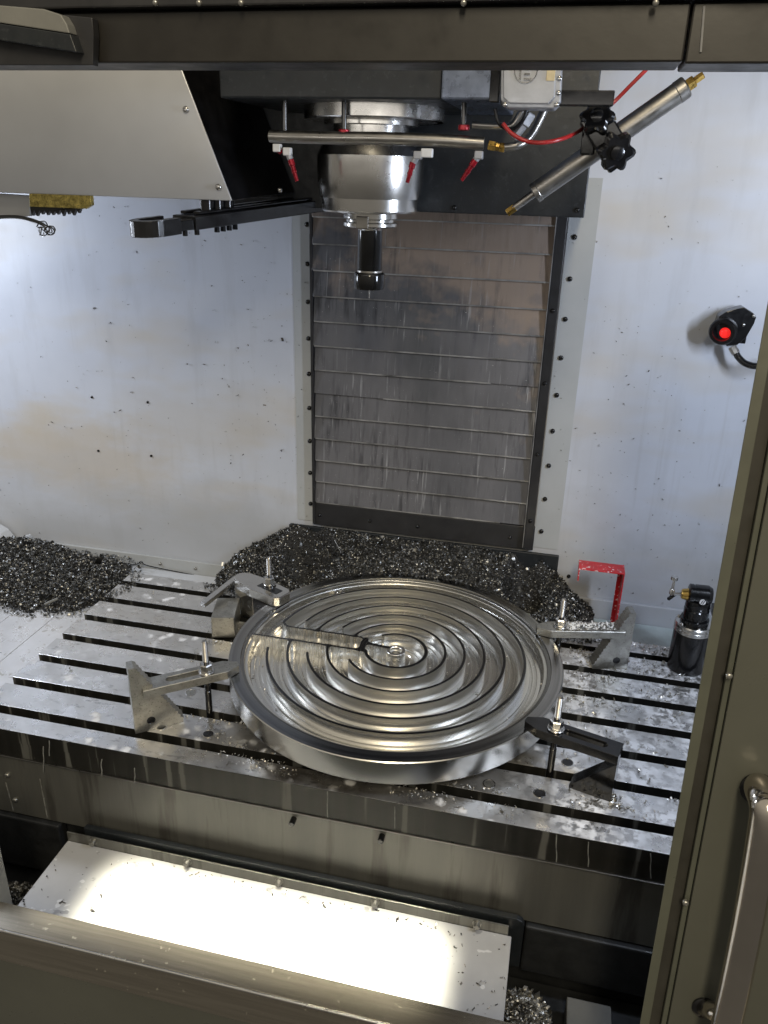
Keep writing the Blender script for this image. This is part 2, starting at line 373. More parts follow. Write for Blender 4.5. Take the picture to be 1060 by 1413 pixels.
def hexnut(bm, c, r, h, hole=None):
    mx = Matrix.Translation(c); rings(bm, [(r*.9, 0), (r, .1*h), (r, .9*h), (r*.88, h)], 6, mx); return bm
def screw(parent, p, d, r=.006, mat='blackmet', name='screw'):
    bm = BM(); p = Vector(p); d = Vector(d).normalized(); mx, L = frame_to(p, p+d)
    rings(bm, [(r*1.0, -.001), (r, r*.5), (r*.75, r*.9), (r*.35, r*1.0)], 12, mx); return obj(name, bm, mat, parent, True, 50)
def noisef(x, y, s=0):
    return (math.sin(x*7.1+s)+math.sin(y*9.3+1.7*s+x*3.1)+math.sin((x+y)*15.7+s*2.3)*.6+math.sin((x-y*1.3)*31+s)*.35)/2.95

def set_faces(me, mat, f):
    me.materials.append(M[mat])
    for p in me.polygons:
        if f(p): p.material_index = 1
# ------------------------------------------------------------------ setting: enclosure
YW = .10
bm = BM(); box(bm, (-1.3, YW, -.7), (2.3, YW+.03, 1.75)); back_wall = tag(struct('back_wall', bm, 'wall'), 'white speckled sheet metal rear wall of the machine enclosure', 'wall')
bm = BM(); box(bm, (-1.33, -.95, -.7), (-1.3, YW, 1.75)); struct('side_wall', bm, 'sidewall')
bm = BM(); box(bm, (2.3, -.95, -.7), (2.33, YW, 1.75)); struct('side_wall', bm, 'sidewall')
bm = BM(); box(bm, (-1.3, -.92, 1.75), (2.3, YW, 1.78)); struct('roof_panel', bm, 'roof')
bm = BM(); box(bm, (-1.3, -1.1, -.72), (2.3, YW, -.70)); struct('floor', bm, 'bed')
# thin strips either side of the slide cover, wall shade painted as grey
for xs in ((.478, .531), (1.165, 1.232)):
    bm = BM(); box(bm, (xs[0], YW-.0025, .172), (xs[1], YW-.0005, 1.12), 0); o = obj('wall_shade_strip', bm, 'flange', back_wall)  # 'flange' material here is painted wall shade, not a flange
# wall bolts (rows beside the slide cover)
for i in range(9):
    screw(back_wall, (.518, YW-.003, .994-.0959*i), (0, -1, 0), .0062, 'blackmet', 'wall_bolt')
    screw(back_wall, (1.171+.012, YW-.003, .990-.0959*i), (0, -1, 0), .0062, 'blackmet', 'wall_bolt')
for px, py in ((785, 795), (127, 548), (204, 555), (136, 622), (209, 629)):
    p = aty(px, py, YW); screw(back_wall, p, (0, -1, 0), .0055 if px > 700 else .004, 'blackmet', 'wall_bolt')
# skirting fold along the bottom of the wall
bm = BM(); box(bm, (-1.0, YW-.012, -.09), (.25, YW-.001, -.012), .002); obj('skirting', bm, 'flange', back_wall)
bm = BM(); box(bm, (1.25, YW-.012, -.05), (2.25, YW-.001, .038), .002); obj('skirting', bm, 'wall', back_wall)
for px, py in ((98, 756), (191, 763), (246, 769), (283, 777)):
    pass
for x in (-.36, -.16, .02, .14):
    screw(back_wall, (x, YW-.012, -.035), (0, -1, .1), .005, 'steelgrey', 'wall_bolt')
bm = BM(); tube(bm, [aty(30, 762, YW-.016), aty(110, 770, YW-.016), aty(180, 779, YW-.02), aty(195, 775, YW-.03), aty(206, 781, YW-.02), aty(285, 797, YW-.016)], .0016, 6); obj('skirting_seal', bm, 'black', back_wall)
# folded corner plate on the far left
bm = BM(); prism(bm, [aty(-40, 715, .04), aty(-2, 738, .04), aty(10, 752, .04), aty(12, 775, .04), aty(-40, 800, .04)], (0, .05, 0), .002)
tag(obj('corner_plate', bm, 'sidewall'), 'folded pale grey corner plate beside the left chip heap', 'plate')

# ------------------------------------------------------------------ slide cover on the rear wall
sc = thing('slide_cover', 'stained stainless telescopic slide cover of overlapping horizontal slats', 'slide cover', (.84, YW, .17))
X0, X1 = .537, 1.137
for i in range(13):
    z0 = .240+.0645*i; z1 = z0+.0645+.006; yo = YW-.009-.0005*i
    bm = BM(); xa = X0+random.uniform(-.002, .002)
    prism(bm, [(xa, yo-.0085, z0), (xa, yo-.006, z0), (xa, yo+.004, z1), (xa, yo+.0015, z1)], (X1-xa, 0, 0), .0006)
    sl = obj('slat', bm, 'slat', sc)
    bm = BM(); a = X0+.003 if random.random() < .6 else X0+random.uniform(.05, .3)
    b = X1-.002 if random.random() < .65 else X1-random.uniform(.05, .3)
    box(bm, (a, yo-.0103, z0-.0016), (b, yo-.0087, z0+.0020), .0004); obj('lip', bm, 'slatlip', sl)
bm = BM(); box(bm, (1.139, YW-.026, .172), (1.163, YW-.004, 1.10), .0015); obj('rail', bm, 'rail', sc)
bm = BM(); box(bm, (1.1365, YW-.0335, .18), (1.1385, YW-.006, 1.10), 0); obj('rail_edge', bm, 'slatlip', sc)
bm = BM(); box(bm, (.529, YW-.022, .172), (.5365, YW-.004, 1.10), .001); obj('rail', bm, 'rail', sc)
bm = BM(); box(bm, (.530, YW-.017, .168), (1.1655, YW-.0045, .2365), .0015); bp_ = obj('bottom_frame', bm, 'rail', sc)
for x in (.55, .70, .84, 1.10, 1.15): screw(bp_, (x, YW-.017, .20 if x < 1.12 else .19), (0, -1, 0), .005)
for z in (.26, .45, .64, .82): screw(sc, (1.151, YW-.026, z), (0, -1, 0), .0055, 'black')
bm = BM(); box(bm, (.460, YW-.028, .02), (1.238, YW-.0185, .165), .002); tag(obj('base_plate', bm, 'darkcast'), 'dark grey plate standing behind the rear chip heap', 'plate')

# ------------------------------------------------------------------ table
TYF, TYB, TX1 = -.7718, -.048, 1.95
tb = thing('machine_table', 'wet steel machine table with long parallel T-slots', 'machine table', (.9, -.41, -.073))
bm = BM(); box(bm, (.001, TYF+.014, -.072), (TX1, TYB-.002, -.032)); obj('table_bed', bm, 'front', tb)
SW = .0245
for k in range(8):
    y1 = TYB if k == 0 else -.1*k-SW
    y0 = -.1*(k+1) if k < 7 else TYF
    bm = BM(); box(bm, (0, y0, -.0318 if k < 7 else -.030), (TX1, y1, 0), .0011); ld = obj('table_land', bm, 'table', tb); set_faces(ld.data, 'front', lambda p: abs(p.normal.y) > .5 or p.normal.z < -.5)
bm = BM(); box(bm, (.0005, TYF+.0012, -.0725), (TX1, TYF+.013, -.0303), .0008); obj('front_edge', bm, 'front', tb)
bm = BM(); box(bm, (-.9, TYF+.0012, -.0725), (-.0005, TYF+.013, -.0303), .0008); obj('front_edge', bm, 'front', tb)
bm = BM(); box(bm, (-.9, TYF-.0016, -.0758), (TX1, TYF+.010, -.0732), .0006); obj('drip_edge', bm, 'satin', tb)
bm = BM(); box(bm, (0.0005, TYF-.0008, -.0298), (TX1, TYF+.0, -.0006)); obj('land_front_face', bm, 'front', tb)
for x, y, dk in ((.534, -.675, 1), (1.238, -.675, 1), (1.138, -.674, 0), (.433, -.550, 0), (1.29, -.57, 1), (.425, -.678, 1)):
    bm = BM(); rings(bm, [(.0128, 0), (.0128, .0007), (.0112, .0009), (.0108, .0003), (0, .0003)], 24, Matrix.Translation((x, y, .0002)), False)
    pl = obj('hole_rim', bm, 'steel', tb, True, 30)
    bm = BM(); rings(bm, [(.0106, 0), (.0106, .0006), (0, .0006)], 24, Matrix.Translation((x, y, .0003)), False); obj('hole', bm, 'black' if dk else 'steelgrey', pl)
# lower cover plates left of the slots
for a, b in ((-.094, -.0015), (-.214, -.0955), (-.9, -.2155)):
    bm = BM(); box(bm, (a, TYF+.002, -.0300), (b, TYB+.01, -.0245), .0012); obj('end_plate', bm, 'endplate', tb)
# rear ledge between table and wall
bm = BM(); box(bm, (.42, TYB+.004, -.06), (1.30, YW-.029, -.003), .002); struct('rear_ledge', bm, 'ledge')
bm = BM(); box(bm, (-1.0, TYB+.012, -.13), (.419, YW-.013, -.055), .002); struct('rear_ledge', bm, 'sidewall')
bm = BM(); box(bm, (1.301, TYB+.012, -.13), (2.2, YW-.013, -.02), .002); struct('rear_ledge', bm, 'ledge')

mb = thing('machine_bed', 'black machine bed castings in the shade under the table', 'machine bed', (.8, -.75, -.7))
# saddle front panel under the table
sp = thing('drip_guard', 'grey streaked steel panel hanging below the table front', 'panel', (.8, -.765, -.245))
bm = BM(); box(bm, (-.6, -.764, -.246), (TX1, -.752, -.0765), .0015); obj('sheet', bm, 'panel', sp)
for x, z in ((.757, -.097), (.942, -.096)):
    bm = BM(); cyl(bm, (x, -.764, z), (x, -.782, z-.001), .0062); obj('screw', bm, 'blackmet', sp, True)
for x, z in ((.085, -.135), (.092, -.205)):
    screw(sp, (x, -.764, z), (0, -1, 0), .006, 'steelgrey')
bm = BM(); box(bm, (-.6, -.74, -.70), (1.9, -.70, -.249), .003); obj('saddle_base', bm, 'bed', mb)

for px, y0, y1, wv in ((60, 1030, 1066, 2), (140, 1048, 1070, 3), (68, 1022, 1043, 1), (186, 1060, 1082, 2), (452, 1092, 1130, 1), (545, 1112, 1143, 0), (768, 1152, 1190, 2), (812, 1162, 1196, 2), (898, 1178, 1212, 2)):
    pts = [aty(px+wv*.22*math.sin(k*2.1+px), y0+(y1-y0)*k/4, TYF-.0012) for k in range(5)]
    bm = BM(); tube(bm, pts, .0011, 5); obj('coolant_trail', bm, 'trail', tb, True)
for px, y0, y1 in ((8, 1080, 1118), (55, 1075, 1128)):
    pts = [aty(px+k*2.6, y0+(y1-y0)*k/4, -.7645) for k in range(5)]
    bm = BM(); tube(bm, pts, .0014, 5); obj('coolant_trail', bm, 'trail', sp, True)
# bright cover plate in front of it
cp = thing('way_cover', 'flat pale cover plate glaring under the lamp behind the sill', 'cover plate', (.73, -.95, -.25))
bm = BM(); box(bm, (.243, -1.085, -.254), (1.215, -.803, -.250), .0015); obj('plate', bm, 'plate', cp)
bm = BM(); box(bm, (.243, -.8028, -.254), (1.208, -.799, -.226), .0012); obj('rear_flange', bm, 'panel', cp)
bm = BM(); box(bm, (1.211, -1.085, -.33), (1.2148, -.803, -.2545), .001); obj('side_flange', bm, 'panel', cp)
bm = BM(); box(bm, (.2432, -1.085, -.33), (.247, -.803, -.2545), .001); obj('side_flange', bm, 'panel', cp)
for x in (.308, .530, .735, .940, 1.146):
    bm = BM(); cyl(bm, (x, -.803, -.236), (x, -.813, -.237), .0065); rings(bm, [(.009, -.001), (.009, .001)], 16, frame_to((x, -.8032, -.236), (x, -.9, -.236))[0]); obj('screw', bm, 'steelgrey', cp, True)
bm = BM()
pts = [(.28, -.792, -.215), (1.222, -.792, -.215), (1.232, -.792, -.219), (1.237, -.792, -.228), (1.237, -.792, -.345), (.28, -.792, -.345)]
prism(bm, pts, (0, .012, 0), .001); tag(obj('gasket_plate', bm, 'darkcast'), 'dark rounded gasket plate showing past the cover plate end', 'gasket')
# machine bed, right of the cover
bm = BM(); box(bm, (1.24, -.775, -.375), (1.95, -.745, -.250), .004); obj('bed_face', bm, 'bed', mb)
bm = BM(); box(bm, (-.3, -.775, -.40), (.20, -.745, -.250), .004); obj('bed_face', bm, 'bed', mb)
bm = BM(); box(bm, (-.9, -1.08, -.50), (2.2, -.742, -.44), .003); struct('chip_tray', bm, 'bed')
p0, p1 = aty(778, 1362, -.81), aty(832, 1378, -.81)
bm = BM(); box(bm, (p0.x+.01, -1.06, -.44), (p1.x+.02, -.80, -.385), .003); br = obj('bed_rib', bm, 'greypaint', mb)

# ------------------------------------------------------------------ door sill, header, door
sl = thing('door_sill', 'brushed stainless door sill with foam flecks along the front', 'sill', (.8, -1.13, -.2))
zs = -.083
yr = atz(350, 1327, zs).y; yf = atz(265, 1348, zs).y; zb = aty(165, 1367, yf).z
bm = BM(); prism(bm, [(-.6, yr, zs), (-.6, yf+.002, zs), (-.6, yf, zs-.002), (-.6, yf, zb), (-.6, yf+.004, zb), (-.6, yf+.004, zs-.004), (-.6, yr, zs-.004)], (2.4, 0, 0), .0008); obj('ledge', bm, 'sill', sl)
bm = BM(); cyl(bm, (-.6, yf, zs-.0012), (1.8, yf, zs-.0012), .0024, seg=12); obj('front_bead', bm, 'steel', sl, True)
bm = BM(); box(bm, (-.6, yf+.008, -.9), (1.8, yf+.04, zb+.004), .002); tag(obj('front_apron', bm, 'door'), 'dark grey painted apron below the stainless sill', 'panel')
p = aty(0, 1250, -1.04); bm = BM(); prism(bm, [(p.x, -1.04, .035), (p.x-.3, -1.04, .035), (p.x-.3, -1.04, -.30), (p.x, -1.04, -.30)], (0, .03, 0), .001)
tag(obj('left_door_edge', bm, 'greypaint'), 'narrow pale door edge standing at the left end of the sill', 'door edge')

hd = thing('door_header', 'dark brown grey header beam above the door opening', 'beam', (.9, -.96, 1.22))
zh = 1.2255
bm = BM(); box(bm, (-.4, -1.0, zh), (1.2695, -.93, 1.276), .002); obj('beam', bm, 'header', hd)
bm = BM(); box(bm, (1.2715, -1.0, zh-.0015), (2.3, -.93, 1.276), .002); obj('beam', bm, 'header', hd)
bm = BM(); box(bm, (-.4, -1.012, 1.2775), (2.3, -.93, 1.40), .002); up = obj('upper_rail', bm, 'rail', hd)
for px in (215, 275, 333, 640, 905): screw(up, aty(px, 4, -1.012), (0, -1, -.2), .0032, 'steelgrey')
bm = BM(); cyl(bm, aty(967, 72, -1.001), aty(972, 8, -1.001), .0011, seg=6); obj('seam_wire', bm, 'slatlip', hd)
# latch housing at the left end of the header
lh = thing('latch_housing', 'grey stepped latch housing on the left end of the header', 'housing', aty(60, 90, -1.02))
def py_(px, py, y=-1.03): return aty(px, py, y)
bm = BM(); prism(bm, [py_(-60, 2), py_(60, 12), py_(84, 20), py_(92, 33), py_(96, 46), py_(-60, 22)], (0, .025, 0), .0012); obj('cover', bm, 'greypaint', lh)
bm = BM(); prism(bm, [py_(-60, 23), py_(97, 47), py_(106, 72), py_(-60, 46)], (0, .022, 0), .001); obj('housing_front', bm, 'darkcast', lh)
bm = BM(); prism(bm, [py_(88, 20, -1.015), py_(127, 24, -1.015), py_(129, 50, -1.015), py_(128, 90, -1.015), py_(-60, 90, -1.015), py_(-60, 50, -1.015)], (0, .012, 0), .001); obj('back_plate', bm, 'rail', lh)

# sliding door on the right (front of the machine leans out towards the bottom)
dr = thing('sliding_door', 'olive grey sliding door edge with long steel handle', 'door', (1.45, -1.1, -.6))
ZB, ZT_ = -.75, 1.45
lean = Vector((0, tilt_y(ZT_)-tilt_y(ZB), ZT_-ZB))
def dstrip(name, prof, mat, bev=.001):
    bm = BM(); prism(bm, [(x, tilt_y(ZB)+y, ZB) for x, y in prof], lean, bev); return obj(name, bm, mat, dr)
xj = 1.4055
dstrip('edge_strip', [(xj, 0), (xj+.0135, 0), (xj+.0135, .012), (xj+.004, .012)], 'olive')
dstrip('seal', [(xj+.0137, .008), (xj+.0300, .012), (xj+.0300, .030), (xj+.0137, .030)], 'olivedark')
dstrip('seal_lip', [(xj+.0302, .004), (xj+.0365, .002), (xj+.0365, .03), (xj+.0302, .03)], 'olive')
dstrip('door_panel', [(xj+.0372, -.004), (xj+.6, -.004), (xj+.6, .03), (xj+.0372, .03)], 'door')
for py in (932, 1245):
    q = attilt({932: 1006, 1245: 946}[py], py, .004); screw(dr, q, (0, -1, .14), .0045, 'steelgrey')
hp = [attilt(1047, 1086, .004), attilt(1049, 1092, .03), attilt(1055, 1108, .05), attilt(1056, 1133, .060), attilt(1037, 1250, .060), attilt(1017, 1350, .060), attilt(1003, 1413, .060), attilt(982, 1520, .060)]
bm = BM(); tube(bm, hp, .0188, 28); hn = obj('handle', bm, 'chrome', dr, True, 60)
bm = BM(); q = attilt(1046, 1088, .004); mx, L = frame_to(q, q+Vector((0, -1, .14))); rings(bm, [(.0225, 0), (.0225, .003), (.019, .005)], 28, mx); obj('handle_flange', bm, 'blackmet', hn, True, 40)
q = attilt(972, 1390, .004); bm = BM(); cyl(bm, q, q+(attilt(1004, 1405, .060)-q)*.9, .0125, seg=24); obj('handle_post', bm, 'chrome', hn, True, 50)
bm = BM(); mx, L = frame_to(q, q+Vector((0, -1, .14))); rings(bm, [(.017, 0), (.017, .003), (.014, .005)], 28, mx); obj('handle_flange', bm, 'blackmet', hn, True, 40)

# ------------------------------------------------------------------ spindle head
SX, SY = .817, -.45
sh = thing('spindle_head', 'dark blue grey spindle head block with bare steel spindle nose', 'spindle head', (SX, SY, 1.05))
bm = BM(); box(bm, (.47, -.30, 1.0495), (1.197, YW-.035, 1.7), .002); rp = obj('rear_cover', bm, 'darkcast', sh)
for x, z in ((1.183, 1.063), (1.18, 1.2), (.95, 1.06), (.62, 1.062)): screw(rp, (x, -.30, z), (0, -1, 0), .0045)
bm = BM(); box(bm, (.612, -.62, 1.221), (.966, -.305, 1.6), .003); hb = obj('head_casting', bm, 'darkcast', sh)
bm = BM(); box(bm, (.967, -.625, 1.221), (1.050, -.31, 1.6), .003); obj('side_box', bm, 'bluebox', sh)
bm = BM(); rings(bm, [(.058, 1.0525), (.083, 1.053), (.0855, 1.056), (.0862, 1.076), (.0885, 1.0762), (.0932, 1.098), (.0942, 1.118), (.0942, 1.145), (.087, 1.160), (.070, 1.172), (.066, 1.178), (.066, 1.192), (.082, 1.193), (.082, 1.199), (.116, 1.2)], 96, Matrix.Translation((SX, SY, 0)), True)
obj('spindle_nose', bm, 'steel', sh, True, 18)
bm = BM(); rings(bm, [(.120, 1.200), (.122, 1.202), (.122, 1.226), (.118, 1.2285), (0, 1.2285)], 96, Matrix.Translation((SX+.006, SY, 0)), False); obj('spindle_flange', bm, 'steel', sh, True, 25)
for px in (393, 475, 640):
    a = aty(px, 138, -.58); b = aty(px, 184 if px < 600 else 178, -.58)
    bm = BM(); cyl(bm, a+Vector((0, 0, .02)), b, .0042); post = obj('manifold_post', bm, 'blackmet', sh, True)
    if px != 393:
        bm = BM(); cyl(bm, b+Vector((0, 0, .006)), b-Vector((0, 0, .002)), .009); obj('washer', bm, 'red', post, True)
# tool holder
th = thing('tool_holder', 'steel tool holder with black collet chuck hanging from the spindle', 'tool holder', (SX+.002, SY, .918))
T_ = Matrix.Translation((SX+.002, SY, 0))
bm = BM(); rings(bm, [(.030, 1.0530), (.047, 1.0528), (.049, 1.0508), (.049, 1.0425), (.044, 1.0405), (.044, 1.0365), (.049, 1.0345), (.049, 1.0295), (.0465, 1.0275), (.026, 1.0265), (.0225, 1.022)], 64, T_, True); fl = obj('flange', bm, 'steel', th, True, 25)
bm = BM(); box(bm, (SX-.012, SY-.0505, 1.026), (SX+.010, SY-.040, 1.0475), .002); obj('drive_key', bm, 'satin', fl)
bm = BM(); rings(bm, [(.0225, 1.0265), (.0228, .953), (.0215, .951)], 48, T_, True); obj('shank', bm, 'blackmet', th, True, 40)
bm = BM(); rings(bm, [(.0235, .9515), (.0235, .9485), (.0225, .9483)], 48, T_, True); obj('ring', bm, 'satin', th, True, 30)
bm = BM(); rings(bm, [(.0240, .9480), (.0275, .9465), (.0288, .944), (.0288, .924), (.0265, .918), (.012, .9175), (.010, .921)], 48, T_, True); cn = obj('collet_nut', bm, 'blackmet', th, True, 30)
bm = BM(); cyl(bm, (SX+.002, SY, .922), (SX+.0022, SY, .900), .0016, .0008); obj('cutter_tip', bm, 'steel', th, True)
# coolant manifold
cm = thing('coolant_manifold', 'bent satin steel coolant pipe with red nozzles in front of spindle', 'coolant pipe', aty(530, 192, -.58))
PY = -.58
bm = BM(); tube(bm, [aty(373, 188, PY), aty(450, 190, PY-.004), aty(530, 191, PY-.006), aty(610, 194, PY-.004), aty(668, 198, PY)], .0096, 20); obj('pipe', bm, 'satin', cm, True, 60)
bm = BM(); a = aty(668, 198, PY); b = aty(690, 203, PY); cyl(bm, aty(674, 200, PY), aty(684, 202, PY), .0075, seg=6); cyl(bm, aty(684, 202, PY), b, .0062, seg=8); cyl(bm, b, aty(697, 204, PY), .0075, seg=6); obj('brass_fitting', bm, 'brass', cm, True, 30)
bm = BM(); tube(bm, [aty(696, 203, PY), aty(712, 201, PY), aty(727, 193, PY+.01), aty(738, 178, PY+.02), aty(752, 150, PY+.03)], .0062, 14); obj('elbow_pipe', bm, 'satin', cm, True, 60)
bm = BM(); tube(bm, [aty(652, 172, PY+.03), aty(690, 174, PY+.03), aty(708, 172, PY+.03), aty(722, 150, PY+.03)], .0058, 12); obj('feed_pipe', bm, 'satin', cm, True, 60)
bm = BM(); cyl(bm, aty(708, 190, PY-.01), aty(722, 172, PY-.01), .0075, seg=8); cyl(bm, aty(722, 172, PY-.01), aty(732, 155, PY-.01), .0105, seg=6); obj('swivel_fitting', bm, 'silverbox', cm, True, 30)
def nozzle(p, q, e, white):
    """p block centre, q hose barb start, e tip (pixels)"""
    P, Q, E = (aty(*t, PY-.012) for t in (p, q, e))
    bm = BM(); box(bm, P-Vector((.0065, .006, .006)), P+Vector((.0065, .006, .006)), .0015); nb = obj('nozzle_block', bm, 'white' if white else 'silverbox', cm)
    bm = BM(); cyl(bm, P+(Q-P)*.3, Q, .0052); obj('nozzle_body', bm, 'silverbox', nb, True)
    bm = BM(); d = E-Q
    cyl(bm, Q, Q+d*.28, .0052, seg=14); cyl(bm, Q+d*.28, Q+d*.5, .0038, seg=12); cyl(bm, Q+d*.5, Q+d*.62, .0045, seg=12); cyl(bm, Q+d*.62, E, .0036, .003, seg=12); obj('nozzle_tip', bm, 'red', nb, True)
nozzle((397, 209), (401, 220), (410, 250), True); nozzle((383, 204), (386, 208), (388, 212), True)
nozzle((577, 214), (570, 224), (562, 252), False); nozzle((661, 214), (656, 221), (637, 249), False)
bm = BM(); p = aty(590, 211, PY-.012); box(bm, p-Vector((.0095, .006, .0065)), p+Vector((.0085, .006, .0065)), .0015); obj('nozzle_block', bm, 'white', cm)
# junction box
jb = thing('junction_box', 'silver cast junction box with round emblem under the header', 'junction box', aty(733, 148, -.63))
JY = -.64
bm = BM(); prism(bm, [aty(692, 60, JY), aty(776, 60, JY), aty(774, 140, JY), aty(764, 150, JY), aty(700, 149, JY), aty(691, 138, JY)], (0, .05, 0), .002); obj('case', bm, 'silverbox', jb)
bm = BM(); prism(bm, [aty(695, 60, JY-.001), aty(768, 60, JY-.001), aty(766, 134, JY-.001), aty(757, 144, JY-.001), aty(703, 143, JY-.001), aty(695, 135, JY-.001)], (0, -.006, 0), .0015); lid = obj('lid', bm, 'silverbox', jb)
for px, py in ((697, 144), (768, 144), (771, 128), (772, 108)): screw(lid, aty(px, py, JY), (0, -1, 0), .0035, 'steel')
bm = BM(); c = aty(726, 97, JY-.0075); mx, L = frame_to(c, c+Vector((0, -1, 0)))
for a0, a1, r in ((0, 1, .0165),):
    prof = []
    rings(bm, [(r, 0), (r, .0012), (r-.0014, .0012), (r-.0014, 0)], 40, mx, False)
box(bm, c+Vector((-.009, -.0012, -.012)), c+Vector((-.0065, 0, .002))); box(bm, c+Vector((-.002, -.0012, -.012)), c+Vector((.008, 0, -.0095))); box(bm, c+Vector((-.002, -.0012, -.006)), c+Vector((.006, 0, -.0035)))
obj('emblem', bm, 'steel', lid, False)
bm = BM(); p = aty(760, 106, JY-.0075); box(bm, p-Vector((.006, .001, .005)), p+Vector((.006, .001, .012)), .0005); obj('tag_plate', bm, 'yellow', lid)
bm = BM(); box(bm, aty(680, 60, JY+.01), aty(689, 142, JY+.03), .001); obj('side_mount', bm, 'black', jb)
bm = BM(); a = aty(690, 152, JY+.03); b = aty(848, 136, JY+.01); box(bm, (a.x, -.615, b.z-.008), (b.x, -.595, b.z+.012), .0015); obj('bracket_arm', bm, 'black', jb)
bm = BM(); tube(bm, [aty(683, 150, -.60), aty(690, 172, -.60), aty(708, 178, -.60), aty(722, 165, -.60), aty(728, 148, -.60)], .0028, 8); tag(obj('black_hose', bm, 'black', None, True), 'thin black hose looping under the junction box', 'hose')
bm = BM(); tube(bm, [aty(694, 170, -.61), aty(706, 184, -.61), aty(728, 195, -.61), aty(755, 196, -.61), aty(785, 188, -.58), aty(812, 172, -.49), aty(845, 143, -.47), aty(870, 118, -.47), aty(900, 88, -.47)], .0031, 10); tag(obj('red_hose', bm, 'redhose', None, True), 'thin red air hose curving past the black star knobs', 'hose')
# air cylinder with star knobs
ac = thing('air_cylinder', 'slanted stainless air cylinder with brass tip beside the spindle', 'air cylinder', aty(830, 200, -.52))
AY = -.52
A, B = aty(737, 267, AY), aty(948, 119, AY); d = (B-A).normalized()
bm = BM(); mx, L = frame_to(A, B); rings(bm, [(.0150, 0), (.0165, .001), (.0165, .008), (.0158, .009), (.0158, L-.016), (.0166, L-.015), (.0166, L-.002), (.015, L)], 40, mx); obj('barrel', bm, 'satin', ac, True, 30)
bm = BM(); cyl(bm, B, B+d*.012, .010, seg=6); cyl(bm, B+d*.012, B+d*.026, .006, seg=6); obj('end_fitting', bm, 'brass', ac, True, 30)
bm = BM(); cyl(bm, aty(708, 288, AY), A, .0062, .0062); obj('rod', bm, 'satin', ac, True)
bm = BM(); cyl(bm, aty(700, 294, AY), aty(711, 286, AY), .0070, seg=6); obj('tip', bm, 'brass', ac, True, 30)
def star(px, py, y, r, nrm, name='star_knob', th_=.022):
    bm = BM(); c = aty(px, py, y); mx, L = frame_to(c, c+Vector(nrm)); n = 48; pr = []
    for z, s in ((0, .86), (.003, 1), (th_-.004, 1), (th_, .82)):
        pr.append([bm.verts.new(((r*s*(.86+.14*math.cos(6*2*PI*i/n)))*math.cos(2*PI*i/n), (r*s*(.86+.14*math.cos(6*2*PI*i/n)))*math.sin(2*PI*i/n), z)) for i in range(n)])
    for a, b in zip(pr, pr[1:]):
        for i in range(n): bm.faces.new((a[i], a[(i+1) % n], b[(i+1) % n], b[i]))
    bm.faces.new(pr[0][::-1]); bm.faces.new(pr[-1]); rings(bm, [(r*.35, th_-.002), (r*.35, th_+.004), (r*.2, th_+.006)], 16); 
    bmesh.ops.transform(bm, matrix=mx, verts=bm.verts); return obj(name, bm, 'black', ac, True, 35)
star(826, 165, AY-.03, .027, (-.15, -1, .25)); star(848, 206, AY-.045, .029, (.2, -1, -.25))
bm = BM(); p = aty(838, 192, AY-.02); mtx = Matrix.Translation(p) @ Matrix.Rotation(math.radians(-38), 4, 'Y'); box(bm, (-.022, -.02, -.045), (.022, .03, .045), .003, mtx); obj('clamp_block', bm, 'black', ac)
bm = BM(); p = aty(812, 190, AY-.01); box(bm, p-Vector((.010, .01, .025)), p+Vector((.012, .02, .025)), .003); obj('clamp_block', bm, 'black', ac)

# ------------------------------------------------------------------ tool changer
tc = thing('tool_changer', 'pale tool changer cover with slanted end and black side', 'tool changer', (.3, -.4, 1.06))
CYF = -.55
q0, q1, q2, q3 = aty(-400, 92, CYF), aty(250, 94, CYF), aty(320, 277, CYF), aty(-400, 251, CYF)
tl = q1+(q1-q2)*1.2
bm = BM(); prism(bm, [(-.6, CYF, q2.z), (q2.x, CYF, q2.z), (tl.x, CYF, tl.z), (-.6, CYF, tl.z)], (0, .004, 0), .0012); fc = obj('front_cover', bm, 'greywhite', tc)
screw(fc, aty(257, 151, CYF), (0, -1, 0), .0055, 'steel'); screw(fc, aty(302, 258, CYF), (0, -1, 0), .0055, 'steel')
bm = BM(); e2 = Vector((q2.x+.03, -.305, q2.z+.012)); et = Vector((tl.x+.03, -.305, tl.z))
prism(bm, [(q2.x-.001, CYF+.0045, q2.z), e2, et, (tl.x-.001, CYF+.0045, tl.z)], (-.004, 0, 0), .001); sd = obj('side_cover', bm, 'black', tc)
for px, py in ((328, 268), (360, 265), (386, 262)): screw(sd, aty(px, py, -.50 if px < 340 else -.42), (1, -.2, 0), .005, 'steel')
bm = BM(); box(bm, (-.6, CYF+.0045, q2.z+.002), (q2.x-.006, -.30, q2.z+.006), .001); obj('underside', bm, 'greywhite', tc)
bm = BM(); prism(bm, [aty(-120, 258, CYF+.03), aty(-5, 267, CYF+.03), aty(41, 270, CYF+.03), aty(41, 298, CYF+.03), aty(0, 302, CYF+.03), aty(-120, 296, CYF+.03)], (0, .02, 0), .001); obj('lower_lip', bm, 'greywhite', tc)
gs = []
for i in range(12):
    px = 41+i*(126-41)/11; gs.append(aty(px, 292-.3*i+(2.5 if i % 2 else -1.5)-max(0, i-9)*5, CYF-.005))
gs = gs[::-1]
bm = BM(); prism(bm, [aty(40, 267, CYF-.006), aty(125, 270, CYF-.006), aty(126, 283, CYF-.006), aty(118, 288, CYF-.006), aty(41, 285, CYF-.006)], (0, .010, 0), .0008)
gst = tag(obj('gold_strip', bm, 'gold'), 'gold coloured metal strip clinging under the tool changer cover', 'scrap')
